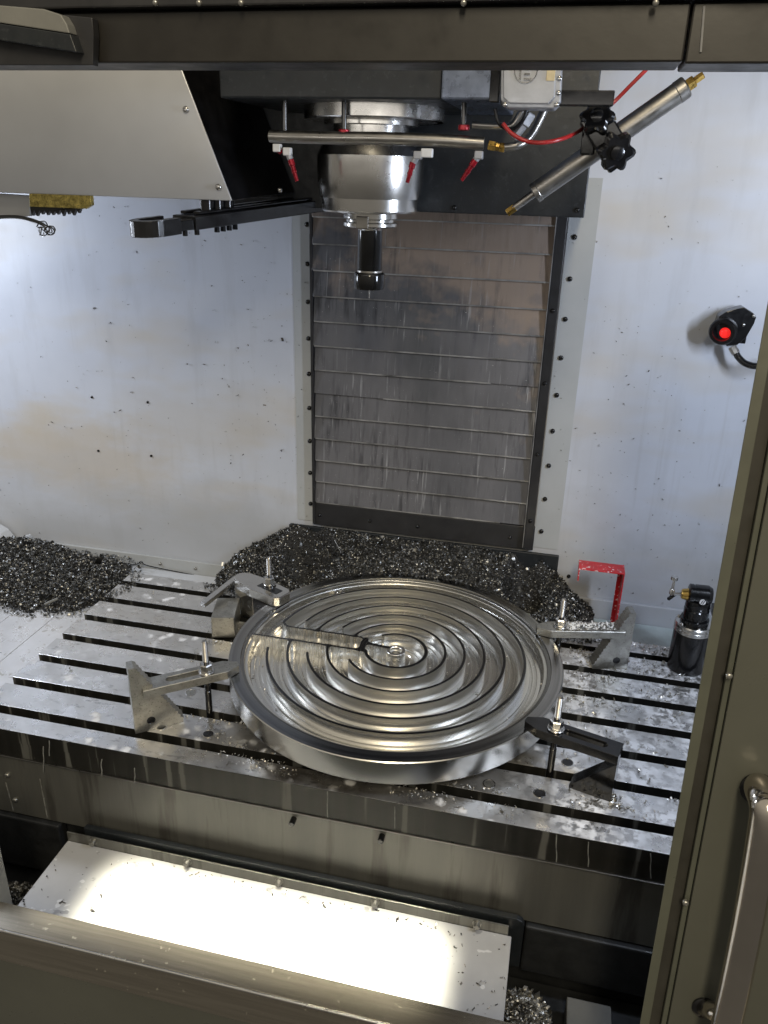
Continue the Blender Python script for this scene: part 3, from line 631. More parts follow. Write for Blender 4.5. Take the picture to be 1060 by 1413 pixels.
bm = BM(); random.seed(3); prism(bm, [aty(41, 284, CYF), aty(117, 286, CYF)]+[aty(112-i*3.6, (297 if i % 2 else 290)-max(0, 3-i)*1.5+random.uniform(-1.5, 1.5), CYF) for i in range(20)], (0, .008, 0)); obj('dark_fringe', bm, 'blackmet', gst)
bm = BM()
tube(bm, [aty(-30, 301, CYF), aty(20, 299, CYF), aty(45, 304, CYF), aty(60, 310, CYF)], .0035, 7)
for i in range(9):
    t0 = random.uniform(0, 6); c = aty(62+random.uniform(-6, 6), 315+random.uniform(-5, 7), CYF+random.uniform(-.01, .01))
    tube(bm, [c+Vector((math.cos(t0+k*1.1), math.sin(k*.9), math.sin(t0+k*1.1)))*.008 for k in range(5)], .0011, 5)
tag(obj('chip_tangle', bm, 'chip', None, True), 'curled metal chip tangle dangling below the gold strip', 'chips')
# change arm
ca = thing('tool_change_arm', 'glossy black tool change arm with hooked gripper end', 'gripper arm', aty(335, 300, -.45))
L0, L1 = aty(200, 313, -.66), aty(452, 279, -.22); dx = (L1-L0).normalized(); side = Vector((dx.y, -dx.x, 0)).normalized(); upv = Vector((0, 0, 1)); Ln = (L1-L0).length
def ap(s, t, z): return L0+dx*s+side*t+upv*z
def abar(s0, s1, t0, t1, z0, z1, name, mat='black', bev=.002, par=None):
    bm = BM(); prism(bm, [ap(s0, t0, z0), ap(s1, t0, z0), ap(s1, t1, z0), ap(s0, t1, z0)], upv*(z1-z0), bev); return obj(name, bm, mat, par or ca)
abar(.085, Ln, -.030, .030, -.013, .010, 'arm_beam')
abar(.10, Ln, .008, .024, .0105, .016, 'arm_rib'); abar(.10, Ln, -.026, -.012, .0105, .016, 'arm_rib')
# hooked gripper: C shape
hk = []
for i in range(11):
    a = PI*.5+PI*i/10; hk.append((.012+.034*math.cos(a), .034*math.sin(a)))
inner = [(.012+.020*math.cos(a), .020*math.sin(a)) for a in [1.5*PI-PI*i/10 for i in range(11)]]
poly = [(.05, .034)]+hk+[(.060, -.034), (.060, -.022)]+inner+[(.05, .020)]
bm = BM(); prism(bm, [ap(s, t, -.015) for s, t in poly], upv*.026, .0012); obj('gripper_hook', bm, 'black', ca)
abar(.052, .088, -.026, .026, -.012, .006, 'gripper_slide', 'blackmet')
for s, t in ((.075, .012), (.095, .02)):
    bm = BM(); cyl(bm, ap(s, t, -.012), ap(s, t, -.022), .005, seg=6); obj('bolt', bm, 'blackmet', ca, True, 30)
for s in (.15, .165, .18, .195):
    bm = BM(); cyl(bm, ap(s, .012, -.013), ap(s, .012, -.024), .0055, seg=6); obj('bolt', bm, 'blackmet', ca, True, 30)
for s in (.14, .165, .19):
    bm = BM(); cyl(bm, ap(s, 0, .011), ap(s, 0, .032), .012, seg=20); obj('pivot_boss', bm, 'black', ca, True)

# ------------------------------------------------------------------ workpiece disc
dc = thing('machined_disc', 'big round steel disc milled with concentric serpentine channels', 'workpiece', (DCX, DCY, DZB))
H = DZT-DZB; FD = .031   # thickness, channel depth
prof = [(0, 0), (.372, 0), (.3850, .0015), (.3866, .004), (DR, H*.5), (DR, H-.0022), (DR-.0016, H-.0002), (.3600, H), (.3592, H-.0008), (.3585, H-.0045), (.3520, H-.0050), (.3512, H-.006), (.3505, H-.010), (.3440, H-.0105), (.3432, H-.012), (.3422, H-FD+.004), (.3400, H-FD+.0008), (.3380, H-FD)]
WR = [.300, .253, .207, .161, .116, .071]
for a, b in zip([.336]+[r-.007 for r in WR], [r+.007 for r in WR]+[.024]):
    c_ = (a+b)/2; hw = abs(a-b)/2
    prof += [(c_+hw*.62, H-FD), (c_+hw*.55, H-FD-.0022), (c_-hw*.1, H-FD-.0024), (c_-hw*.16, H-FD-.0038), (c_-hw*.5, H-FD-.0038), (c_-hw*.56, H-FD-.0002), (c_-hw*.95, H-FD)]
prof += [(0, H-FD)]
bm = BM(); rings(bm, prof, 256, Matrix.Translation((DCX, DCY, DZB)), False)
# two shallow flats/notches where the left clamp bears are cut from the rim
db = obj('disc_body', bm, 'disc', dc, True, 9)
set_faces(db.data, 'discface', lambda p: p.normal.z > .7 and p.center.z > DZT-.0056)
# channel walls from a signed distance field, traced by marching squares
STEP = .0016; GN = int(.37/STEP); ax = np.arange(-GN, GN+1)*STEP
GX, GY = np.meshgrid(ax, ax, indexing='xy'); RR = np.hypot(GX, GY); TH = np.degrees(np.arctan2(GY, GX)) % 360
def arc_sdf(r, a0, a1, t):
    """arc from a0 counter-clockwise to a1 (degrees)"""
    a0 %= 360; span = (a1-a0) % 360; rel = (TH-a0) % 360; ins = rel <= span
    d = np.abs(RR-r)
    for a in (a0, a1):
        ex, ey = r*math.cos(math.radians(a)), r*math.sin(math.radians(a)); de = np.hypot(GX-ex, GY-ey)
        d = np.where(ins, d, np.minimum(np.where(ins, 1, de), d if False else 9)) if a == a0 else np.where(ins, d, np.minimum(d, de))
    return d-t
def seg_sdf(a, b, t):
    ax_, ay_ = a; bx, by = b; vx, vy = bx-ax_, by-ay_; L2 = vx*vx+vy*vy
    h = np.clip(((GX-ax_)*vx+(GY-ay_)*vy)/L2, 0, 1); return np.hypot(GX-ax_-h*vx, GY-ay_-h*vy)-t
def smin(a, b, k=.008):
    h = np.clip(.5+.5*(b-a)/k, 0, 1); return b*(1-h)+a*h-k*h*(1-h)
t = .0033
low, upr = -.0215, .0335
ang = lambda r, y: math.degrees(math.asin(y/r))
S = seg_sdf((-.348, low), (-.085, low), t)
S = smin(S, seg_sdf((-.272, upr), (-.095, upr), t))
for i in range(8):
    a0, a1 = PI+PI/2*i/8, PI+PI/2*(i+1)/8; rc = .0245; cc = (-.272, upr+rc)
    S = np.minimum(S, seg_sdf((cc[0]+rc*math.cos(a0), cc[1]+rc*math.sin(a0)), (cc[0]+rc*math.cos(a1), cc[1]+rc*math.sin(a1)), t))
for r in (.253, .161): S = smin(S, arc_sdf(r, 180-ang(r, low)+.0, {.253: 164, .161: 156}[r], t))
S = smin(S, arc_sdf(.071, 198, 128, t+.0008))
for r, e in ((.300, -167), (.207, -162), (.116, -145)): S = smin(S, arc_sdf(r, e, 180-ang(r, upr) if r < .29 else 168.6, t))
S = smin(S, seg_sdf((-.080, low+.004), (-.080, upr-.006), t+.004), .012)
S = smin(S, seg_sdf((-.078, .012), (-.020, .006), t+.002), .010)
S = np.maximum(S, RR-.352)
def contours(S):
    n = S.shape[0]; I = S < 0; code = I[:-1, :-1]*1+I[:-1, 1:]*2+I[1:, 1:]*4+I[1:, :-1]*8
    ys, xs = np.where((code > 0) & (code < 15)); nxt = {}; P = {}
    def ep(e):
        if e in P: return
        k, i, j = e
        if k == 'h': a, b = S[i, j], S[i, j+1]; f = a/(a-b); P[e] = (ax[j]+f*STEP, ax[i])
        else: a, b = S[i, j], S[i+1, j]; f = a/(a-b); P[e] = (ax[j], ax[i]+f*STEP)
    table = {1: [('l', 'b')], 2: [('b', 'r')], 3: [('l', 'r')], 4: [('r', 't')], 5: [('l', 't'), ('r', 'b')], 6: [('b', 't')], 7: [('l', 't')], 8: [('t', 'l')], 9: [('t', 'b')], 10: [('b', 'l'), ('t', 'r')], 11: [('t', 'r')], 12: [('r', 'l')], 13: [('r', 'b')], 14: [('b', 'l')]}
    for i, j in zip(ys, xs):
        E = {'b': ('h', i, j), 't': ('h', i+1, j), 'l': ('v', i, j), 'r': ('v', i, j+1)}
        for a, b in table[int(code[i, j])]:
            ep(E[a]); ep(E[b]); nxt[E[a]] = E[b]
    out = []
    while nxt:
        s, e = next(iter(nxt.items())); loop = []; cur = s
        while cur in nxt: loop.append(P[cur]); cur = nxt.pop(cur)
        if len(loop) > 8: out.append(loop)
    return out
loops = contours(S)
cu = bpy.data.curves.new('channel_walls', 'CURVE'); cu.dimensions = '2D'; cu.fill_mode = 'BOTH'
WH = FD+.002
cu.extrude = WH/2; cu.bevel_depth = .0005; cu.bevel_resolution = 1; cu.offset = -.0005
for lp in loops:
    q = np.array(lp); 
    for _ in range(2): q = .25*np.roll(q, 1, 0)+.5*q+.25*np.roll(q, -1, 0)
    q = q[::2] if len(q) > 60 else q
    s = cu.splines.new('POLY'); s.points.add(len(q)-1); s.use_cyclic_u = True
    s.points.foreach_set('co', np.c_[q, np.zeros(len(q)), np.ones(len(q))].ravel())
co = bpy.data.objects.new('tmp', cu); COL.objects.link(co)
dg = bpy.context.evaluated_depsgraph_get(); me = bpy.data.meshes.new_from_object(co.evaluated_get(dg)); bpy.data.objects.remove(co); bpy.data.curves.remove(cu)
me.name = 'channel_walls'; me.materials.clear()
me.transform(Matrix.Translation((DCX, DCY, DZT-.0012-WH/2)))
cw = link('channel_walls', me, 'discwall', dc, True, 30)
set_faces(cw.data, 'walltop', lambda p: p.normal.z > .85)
T_ = Matrix.Translation((DCX, DCY, DZT-.001))
bm = BM(); rings(bm, [(.0235, -FD), (.0225, -.001), (.0215, 0), (.0150, 0), (.0142, -.001), (.0138, -.008), (.0100, -.0085), (.0098, -.026), (0, -.026)], 64, T_, False); obj('hub', bm, 'discwall', dc, True, 25)
bm = BM(); rings(bm, [(.0105, -FD), (.0100, -.004), (.0092, -.0032), (.0062, -.0032), (.0058, -.0045), (.0058, -.02), (0, -.02)], 40, Matrix.Translation((DCX-.205, DCY+.242, DZT)), False); obj('boss', bm, 'discwall', dc, True, 25)
bm = BM(); rings(bm, [(.30, .0003), (.31, .0015), (.31, DZB-.0015), (.30, DZB-.0004), (.24, DZB-.0004), (.24, .0003)], 64, Matrix.Translation((DCX, DCY, 0)), False)
tag(obj('spacer_ring', bm, 'blackmet', None, True, 40), 'dark steel spacer ring in the shadow under the milled disc', 'ring')

# ------------------------------------------------------------------ clamps
def stud_set(x, y, z0, group, label, zt=.190):
    s = thing('clamp_stud', label, 'stud', (x, y, 0), group); T_ = lambda z: Matrix.Translation((x, y, z))
    bm = BM(); rings(bm, [(.0072, -.025), (.0072, .062), (.0064, .063), (.0064, z0+.002), (.0064, z0+.03)], 20, T_(0)); obj('shaft', bm, 'blackmet', s, True, 30)
    bm = BM(); pr = []; z = z0+.028
    while z < zt-.003: pr += [(.0068, z), (.0058, z+.0011)]; z += .0022
    pr += [(.0060, z), (.0045, z+.003)]; rings(bm, pr, 20, T_(0)); obj('thread', bm, 'satin', s, True, 20)
    bm = BM(); rings(bm, [(.0165, z0), (.0172, z0+.001), (.0172, z0+.003), (.0160, z0+.0042)], 32, T_(0)); obj('washer', bm, 'steel', s, True, 30)
    bm = BM(); rings(bm, [(.0125, z0+.0044), (.0138, z0+.006), (.0138, z0+.020), (.0118, z0+.0225)], 6, T_(0)); rings(bm, [(.0145, z0+.0044), (.0145, z0+.0065), (.013, z0+.0068)], 24, T_(0)); obj('nut', bm, 'steel', s)
    return s
def strap(p0, p1, wd, z0, z1, slot, mat, label, nose=.35, zdrop=0.):
    """slotted clamp bar from heel p0 to nose p1; slot=(s0,s1) along its length, tapered nose"""
    p0, p1 = Vector((*p0, 0)), Vector((*p1, 0)); d = (p1-p0); L = d.length; d.normalize(); n = Vector((-d.y, d.x, 0)); hw = wd/2
    o = thing('clamp_strap', label, 'clamp', (p0.x, p0.y, z0))
    outl = [(0, -hw), (L-.030, -hw), (L, -hw*nose), (L, hw*nose), (L-.030, hw), (0, hw)]
    sr = .0085; s0, s1 = slot; sl_ = [(s0+sr*math.cos(a), sr*math.sin(a)) for a in [PI/2+PI*i/8 for i in range(9)]]+[(s1+sr*math.cos(a), sr*math.sin(a)) for a in [-PI/2+PI*i/8 for i in range(9)]]
    bm = BM()
    def W(s, t, z): return p0+d*s+n*t+Vector((0, 0, z))
    # build top/bottom with a slot via triangle fill
    for z in (z0, z1):
        vo = [bm.verts.new(W(s, t, z)) for s, t in outl]; vi = [bm.verts.new(W(s, t, z)) for s, t in sl_]
        es = [bm.edges.new((a[i], a[(i+1) % len(a)])) for a in (vo, vi) for i in range(len(a))]
        bmesh.ops.triangle_fill(bm, use_beauty=True, use_dissolve=False, edges=es)
        if z == z0: lo_o, lo_i = vo, vi
        else: hi_o, hi_i = vo, vi
    for a, b in ((lo_o, hi_o), (lo_i, hi_i)):
        for i in range(len(a)): bm.faces.new((a[i], a[(i+1) % len(a)], b[(i+1) % len(a)], b[i]))
    edges = [e for e in bm.edges if len(e.link_faces) == 2 and e.calc_face_angle(0) > .5 and abs(e.verts[0].co.z-e.verts[1].co.z) < 1e-6]
    bmesh.ops.bevel(bm, geom=edges, offset=.0009, segments=1, affect='EDGES'); obj('bar', bm, mat, o)
    return o
def step_block(heel, toe, dirv, wid, ht, mat, label, steps=17, hole=True, smooth_face=False, top=.012):
    """triangular serrated riser: heel edge vertical, sloped toothed face towards the work"""
    p0 = Vector((*heel, 0)); p1 = Vector((*toe, 0)); d = (p1-p0); L = d.length; d.normalize(); n = Vector((-d.y, d.x, 0))
    o = thing('step_block', label, 'step block', (p0.x, p0.y, 0))
    pr = [(0, .0005), (L, .0005), (L, .008)]
    if smooth_face: pr += [(top, ht)]
    else:
        for i in range(steps):
            s = L+(top-L)*(i+1)/steps; z = .008+(ht-.008)*(i+1)/steps; zp = .008+(ht-.008)*(i+.35)/steps
            sp_ = L+(top-L)*i/steps
            pr += [(sp_+.0018, zp+.0012), (s-.0002, z)]
    pr += [(0, ht)]
    bm = BM(); prism(bm, [p0+d*s+Vector((0, 0, z))-n*wid/2 for s, z in pr], n*wid); obj('body', bm, mat, o)
    if hole:
        for sg in (-1, 1):
            c = p0+d*(L*.34)+Vector((0, 0, .026))+n*(sg*(wid/2+.0002)); mx, Lh = frame_to(c, c+n*sg)
            bm = BM(); rings(bm, [(.0092, 0), (.0090, .0004), (.0078, .0004), (.0074, .0)], 24, mx, False); rings(bm, [(.0076, .0001), (0, .0001)], 24, mx, False); obj('cross_hole', bm, 'black', o)
    return o
CG = 'threaded clamp studs through the straps'
ZS0, ZS1 = .0908, .1105
# A: front left
strap((.396, -.690), (.560, -.560), .046, ZS0, ZS1, (.060, .128), 'steelgrey', 'olive grey clamp strap on the disc edge near three plain lands')
stud_set(.508, -.610, ZS1+.0004, CG, 'steel clamp stud and nut in the olive grey strap')
step_block((.376, -.703), (.456, -.640), None, .030, .165, 'steelgrey', 'grey saw toothed step block with hole at the table front')
# B: rear left, cranked clamp on two blocks
o = thing('cranked_clamp', 'rounded steel clamp holding the disc beside the rear chip heap', 'clamp', (.47, -.2, .09))
d_ = (Vector((.560, -.252, 0))-Vector((.405, -.180, 0))); Lb = d_.length; d_.normalize(); n_ = Vector((-d_.y, d_.x, 0)); P0 = Vector((.405, -.180, 0))
outl = [(.018+.026*math.cos(a), .026*math.sin(a)) for a in [PI/2+PI*i/10 for i in range(11)]]+[(Lb*.45, -.034), (Lb-.012, -.030), (Lb, -.018), (Lb, .018), (Lb-.012, .030), (Lb*.45, .034)]
bm = BM(); W = lambda s, t, z: P0+d_*s+n_*t+Vector((0, 0, z))
prism(bm, [W(s, t, .0908) for s, t in outl], (0, 0, .026), .002); cb = obj('bar', bm, 'steel', o)
bm = BM(); box(bm, (-.035, -.012, 0), (.035, .012, .0012), .0003, Matrix.Translation(W(Lb*.68, 0, .1166)) @ Matrix.Rotation(math.atan2(d_.y, d_.x), 4, 'Z')); obj('slot_insert', bm, 'black', cb)
stud_set(.503, -.210, .1180, CG, 'steel clamp stud and nut in the rounded clamp', .196)
bm = BM(); mtx = Matrix.Translation((.398, -.262, .0004)) @ Matrix.Rotation(math.radians(15), 4, 'Z'); box(bm, (-.030, -.052, 0), (.030, .052, .060), .002, mtx); tag(obj('packing_block', bm, 'steelgrey'), 'plain rectangular steel packing block beside the rounded clamp', 'block')
bm = BM(); mtx = Matrix.Translation((.428, -.168, .0004)) @ Matrix.Rotation(math.radians(-10), 4, 'Z'); box(bm, (-.024, -.036, 0), (.032, .030, .090), .002, mtx); tag(obj('packing_block', bm, 'steel'), 'tall bright packing block under the heel of the rounded clamp', 'block')
bm = BM(); a, b = Vector((.366, -.284, .0815)), Vector((.410, -.158, .0815)); mx, L = frame_to(a, b); 
mtx = Matrix.Translation((a+b)/2+Vector((-.022, 0, 0))) @ Matrix.Rotation(math.atan2(b.y-a.y, b.x-a.x), 4, 'Z') @ Matrix.Rotation(math.radians(-9), 4, 'Y'); box(bm, (-L/2, -.0085, -.005), (L/2, .0085, .007), .0012, mtx); tag(obj('steel_bar', bm, 'steel'), 'loose square steel bar propped on the packing blocks', 'bar')
# C: rear right
strap((1.405, -.172), (1.198, -.222), .046, ZS0, ZS1, (.05, .145), 'steelgrey', 'steel clamp strap littered with white chips beside the red bracket')
stud_set(1.2545, -.210, ZS1+.0004, CG, 'steel clamp stud and nut in the chip covered strap', .186)
step_block((1.424, -.168), (1.340, -.189), None, .034, .160, 'steelgrey', 'grey saw toothed step block with hole below the red bracket')
# D: front right
strap((1.380, -.642), (1.196, -.592), .046, ZS0, ZS1, (.035, .105), 'blackmet', 'glossy black slotted clamp strap gripping the disc')
stud_set(1.2555, -.610, ZS1+.0004, CG, 'steel clamp stud and nut in the black strap')
step_block((1.378, -.648), (1.298, -.628), None, .034, .0905, 'blackmet', 'smooth black triangular block under the black clamp strap', smooth_face=True, hole=False, top=.002)

# ------------------------------------------------------------------ red bracket
rb = thing('red_bracket', 'bright red bent sheet bracket standing behind the rear clamp', 'bracket', (1.40, -.03, 0))
xa, xb, yb0, yb1, zt = 1.288, 1.402, -.052, .000, .196
bm = BM(); th_ = .003
pf = [(xa, zt-.034), (xa, zt), (xb, zt+.002), (xb+.004, -.02), (xb+.004-th_, -.02), (xb-th_, zt-th_+.002), (xa+th_, zt-th_), (xa+th_, zt-.034)]
prism(bm, [(x, yb0, z) for x, z in pf], (0, .016, 0)); bm.free()
bm = BM(); box(bm, (xa+.001, yb0, zt-th_), (xb, yb1, zt), .0008); obj('top_plate', bm, 'redpaint', rb)
bm = BM(); prism(bm, [(xa, yb0, zt+.0005), (xa, yb1, zt+.0005), (xa, yb1, zt-.022), (xa, yb0+.012, zt-.036), (xa, yb0, zt-.036)], (.003, 0, 0), .0006); obj('short_lip', bm, 'redpaint', rb)
bm = BM(); box(bm, (xb-.002, yb0+.004, -.03), (xb+.0012, yb1, zt+.0005), .0006); obj('leg', bm, 'redpaint', rb)
bm = BM(); box(bm, (xb-.012, yb1-.003, -.03), (xb-.0021, yb1, zt-.004), .0004); obj('leg_fold', bm, 'redpaint', rb)

# ------------------------------------------------------------------ tool setter
ts = thing('tool_setter', 'black tool setting probe with side stylus on a round base', 'tool setter', (1.571, -.135, 0))
T_ = Matrix.Translation((1.571, -.135, 0))
bm = BM(); rings(bm, [(.0425, .0008), (.0432, .002), (.0432, .106), (.042, .108)], 64, T_); bs = obj('base', bm, 'black', ts, True, 30)
bm = BM(); rings(bm, [(.0425, .1082), (.0446, .1095), (.0446, .118), (.0436, .119), (.0446, .120), (.0446, .128), (.042, .131), (.030, .1315)], 64, T_); obj('collar', bm, 'steel', ts, True, 25)
bm = BM(); rings(bm, [(.0330, .1317), (.0330, .143), (.0280, .144), (.0280, .150), (.0292, .151), (.0292, .168), (.0275, .170)], 48, T_); obj('neck', bm, 'blackmet', ts, True, 25)
for a in (150, 215, 280):
    screw(ts, (1.571+.038*math.cos(math.radians(a)), -.135+.038*math.sin(math.radians(a)), .1315), (0, 0, 1), .0045, 'steel')
bm = BM(); rings(bm, [(.0275, .170), (.0285, .172), (.0285, .192), (.0278, .194)], 48, T_); rings(bm, [(.0286, .1755), (.0290, .176), (.0290, .1775), (.0286, .178)], 48, T_, False); hd_ = obj('head', bm, 'blackmet', ts, True, 30)
zc = .208
bm = BM(); mx, L = frame_to((1.545, -.137, zc), (1.598, -.137, zc+.001)); rings(bm, [(.020, 0), (.0235, .002), (.0235, .010), (.0222, .0105), (.0222, .0145), (.0235, .015), (.0235, .044), (.018, L)], 40, mx); obj('probe_barrel', bm, 'black', ts, True, 30)
bm = BM(); cyl(bm, (1.545, -.137, zc-.004), (1.529, -.137, zc-.004), .015, .012, 32); obj('probe_nose', bm, 'brass', ts, True, 30)
bm = BM(); cyl(bm, (1.529, -.137, zc-.004), (1.509, -.137, zc-.007), .0045, .004, 14); sx_ = obj('stylus_arm', bm, 'steel', ts, True)
bm = BM(); cyl(bm, (1.507, -.137, zc-.015), (1.507, -.137, zc+.030), .0034, .0028, 12); cyl(bm, (1.507, -.137, zc-.008), (1.507, -.137, zc+.006), .0065, .0055, 12); obj('stylus_stem', bm, 'steel', sx_, True)
bm = BM(); cyl(bm, (1.507, -.137, zc+.030), (1.507, -.137, zc+.039), .0085, seg=24); obj('stylus_disc', bm, 'steel', sx_, True)
bm = BM(); cyl(bm, (1.500, -.150, zc-.016), (1.517, -.125, zc-.014), .0045, seg=10); obj('stylus_screw', bm, 'blackmet', sx_, True)
bm = BM(); box(bm, (1.604, -.150, .160), (1.80, -.120, .182), .002); obj('side_arm', bm, 'black', ts)
# emblem: pale disc with slanted dark strokes on the head
ec = Vector((1.582, -.135-.0236, zc-.016)); bm = BM(); ed = Vector((.18, -1, .10)).normalized(); ec = Vector((1.571, -.137, zc-.010))+ed*.0246
mx, L = frame_to(ec, ec+ed); rings(bm, [(.0075, -.001), (.0075, .0004), (0, .0004)], 28, mx, False); em = obj('emblem', bm, 'white', ts)
bm = BM(); r3 = mx.to_3x3(); uu = Vector((1, .18, 0)).normalized(); vv = ed.cross(uu).normalized(); vv = vv if vv.z > 0 else -vv
for off in (-.0022, .0026):
    c = ec+ed*.0006+uu*off; a = uu*.0010; b = (vv*.0052+uu*.0026); 
    prism(bm, [c-a-b, c+a-b, c+a+b, c-a+b], ed*.0003)
obj('emblem_stroke', bm, 'black', em)

# ------------------------------------------------------------------ wall sensor with red lens
ws = thing('wall_sensor', 'black wall mounted sensor with glowing red lens', 'sensor', (1.56, .04, .80))
SYF = .035
out = [(988, 452), (993, 436), (1003, 430), (1018, 426), (1027, 424), (1041, 433), (1044, 438), (1041, 446), (1030, 466), (1018, 476), (1004, 478), (992, 470)]
bm = BM(); prism(bm, [aty(px, py, SYF) for px, py in out], (0, .04, 0), .002); obj('housing', bm, 'black', ws)
bm = BM(); box(bm, aty(1003, 465, YW-.02)-Vector((.01, .02, .01)), aty(1030, 440, YW-.02)+Vector((.005, .018, 0)), .002); obj('wall_mount', bm, 'black', ws)
c = aty(997, 458, SYF-.012); nv = Vector((-.45, -1, -.12)).normalized(); mx, L = frame_to(c+nv*-.016, c+nv)
bm = BM(); rings(bm, [(.030, 0), (.031, .002), (.031, .016), (.028, .020), (.021, .020), (.019, .012), (.019, .006)], 40, mx); rg = obj('lens_ring', bm, 'black', ws, True, 30)
bm = BM(); c2 = c+nv*-.016; mx2, L = frame_to(c2+nv*.0062+Vector((.004, 0, -.004)), c2+nv); rings(bm, [(.0125, 0), (.0120, .003), (.007, .006), (0, .007)], 28, mx2, False); obj('lens', bm, 'redlamp', rg, True, 60)
for px, py in ((1040, 436), (1026, 448)): screw(ws, aty(px, py, SYF), (0, -1, 0), .004, 'steel')
bm = BM(); cyl(bm, aty(1010, 478, SYF+.02), aty(1016, 488, SYF+.015), .0095, seg=8); obj('gland', bm, 'satin', ws, True, 30)
bm = BM(); tube(bm, [aty(1015, 486, SYF+.015), aty(1020, 494, SYF+.01), aty(1030, 502, SYF), aty(1046, 505, SYF-.01), aty(1075, 500, SYF-.01)], .0075, 14); obj('cable', bm, 'black', ws, True, 60)

# ------------------------------------------------------------------ chips
def chip_mesh(name, pos, size, mat, lift=.6, flat=False, nrm=None):
    n = len(pos); pos = np.asarray(pos)
    q = RNG.normal(size=(n, 4)); q /= np.linalg.norm(q, axis=1)[:, None]
    if flat:
        a = RNG.uniform(0, 2*PI, n); tl_ = RNG.normal(0, .22, (n, 2)); q = np.c_[np.cos(a/2), tl_[:, 0], tl_[:, 1], np.sin(a/2)]; q /= np.linalg.norm(q, axis=1)[:, None]
    w_, x, y, z = q.T
    R = np.stack([np.stack([1-2*(y*y+z*z), 2*(x*y-z*w_), 2*(x*z+y*w_)], -1), np.stack([2*(x*y+z*w_), 1-2*(x*x+z*z), 2*(y*z-x*w_)], -1), np.stack([2*(x*z-y*w_), 2*(y*z+x*w_), 1-2*(x*x+y*y)], -1)], 1)
    s = size*RNG.lognormal(-.08, .42, n); curl = RNG.uniform(.6, 2.6, n); wd = RNG.uniform(.22, .5, n)
    K = 4; V = np.zeros((n, K*2, 3))
    for k in range(K):
        u = (k/(K-1)-.5); th = u*curl*1.4
        V[:, 2*k, 0] = np.sin(th)/curl*s*.8; V[:, 2*k, 2] = (1-np.cos(th))/curl*s*.8; V[:, 2*k, 1] = -wd*s*.5
        V[:, 2*k+1] = V[:, 2*k]; V[:, 2*k+1, 1] = wd*s*.5; V[:, 2*k+1, 0] += s*.12
    V = np.einsum('nij,nkj->nki', R, V)+pos[:, None, :]
    V[:, :, 2] += 0 
    F = np.array([[2*k, 2*k+1, 2*k+3, 2*k+2] for k in range(K-1)]); F = (F[None]+(np.arange(n)*K*2)[:, None, None]).reshape(-1, 4)
    me = bpy.data.meshes.new(name); me.vertices.add(n*K*2); me.vertices.foreach_set('co', V.ravel()); me.loops.add(F.size); me.loops.foreach_set('vertex_index', F.ravel().astype(np.int32))
    me.polygons.add(len(F)); me.polygons.foreach_set('loop_start', np.arange(0, F.size, 4, dtype=np.int32)); me.update(calc_edges=True); me.validate()
    return me
def nzv(X, Y, s=0.):
    return (np.sin(X*17+s)+np.sin(Y*23+1.7*s+X*9)+.6*np.sin((X+Y)*41+s*2.3)+.4*np.sin((X*1.3-Y)*83+s))/3
def heap(name, label, xr, yr_, hf, nx, ny, nchips, size, mat='chip', z0=0.):
    """chip heap: dark core height field hf(X,Y) plus loose chips over it"""
    xs = np.linspace(*xr, nx); ys = np.linspace(*yr_, ny); X, Y = np.meshgrid(xs, ys); Z = hf(X, Y)
    o = thing(name, label, 'chips', (sum(xr)/2, sum(yr_)/2, z0)); o['kind'] = 'stuff'
    bm = BM(); vs = [[bm.verts.new((X[j, i], Y[j, i], Z[j, i])) for i in range(nx)] for j in range(ny)]
    for j in range(ny-1):
        for i in range(nx-1):
            if max(Z[j, i], Z[j+1, i], Z[j, i+1], Z[j+1, i+1]) > z0+.001: bm.faces.new((vs[j][i], vs[j][i+1], vs[j+1][i+1], vs[j+1][i]))
    bmesh.ops.delete(bm, geom=[v for v in bm.verts if not v.link_faces], context='VERTS')
    c = obj('heap_core', bm, 'heap', o, True, 80); c['kind'] = 'stuff'
    px = RNG.uniform(*xr, nchips*3); py = RNG.uniform(*yr_, nchips*3); pz = hf(px, py); k = pz > z0+.002; px, py, pz = px[k][:nchips], py[k][:nchips], pz[k][:nchips]
    pos = np.c_[px, py, pz+RNG.uniform(-.001, .004, len(px))]
    ns = nchips//14; sx_, sy_ = RNG.uniform(xr[0]-.05, xr[1]+.05, ns*4), RNG.uniform(yr_[0]-.05, yr_[1], ns*4)
    near = np.maximum.reduce([hf(sx_+a, sy_+b) for a in (-.03, .03, 0) for b in (-.03, .03, 0)]) > z0+.003; far_ = hf(sx_, sy_) <= z0+.002
    kk = near & far_ & (sy_ < yr_[1]) & (z0 > -.1) & ((sx_ < 0) | (sy_ < TYB)); pos = np.r_[pos, np.c_[sx_[kk], sy_[kk], np.where((sx_[kk] > .0) & (z0 > -.1), .002, z0+.002)]]
    me = chip_mesh('loose_chips', pos, size*np.where(RNG.uniform(0, 1, len(pos)) < .03, 2.2, 1.0), mat); l = link('loose_chips', me, mat, o); l['kind'] = 'stuff'
    return o
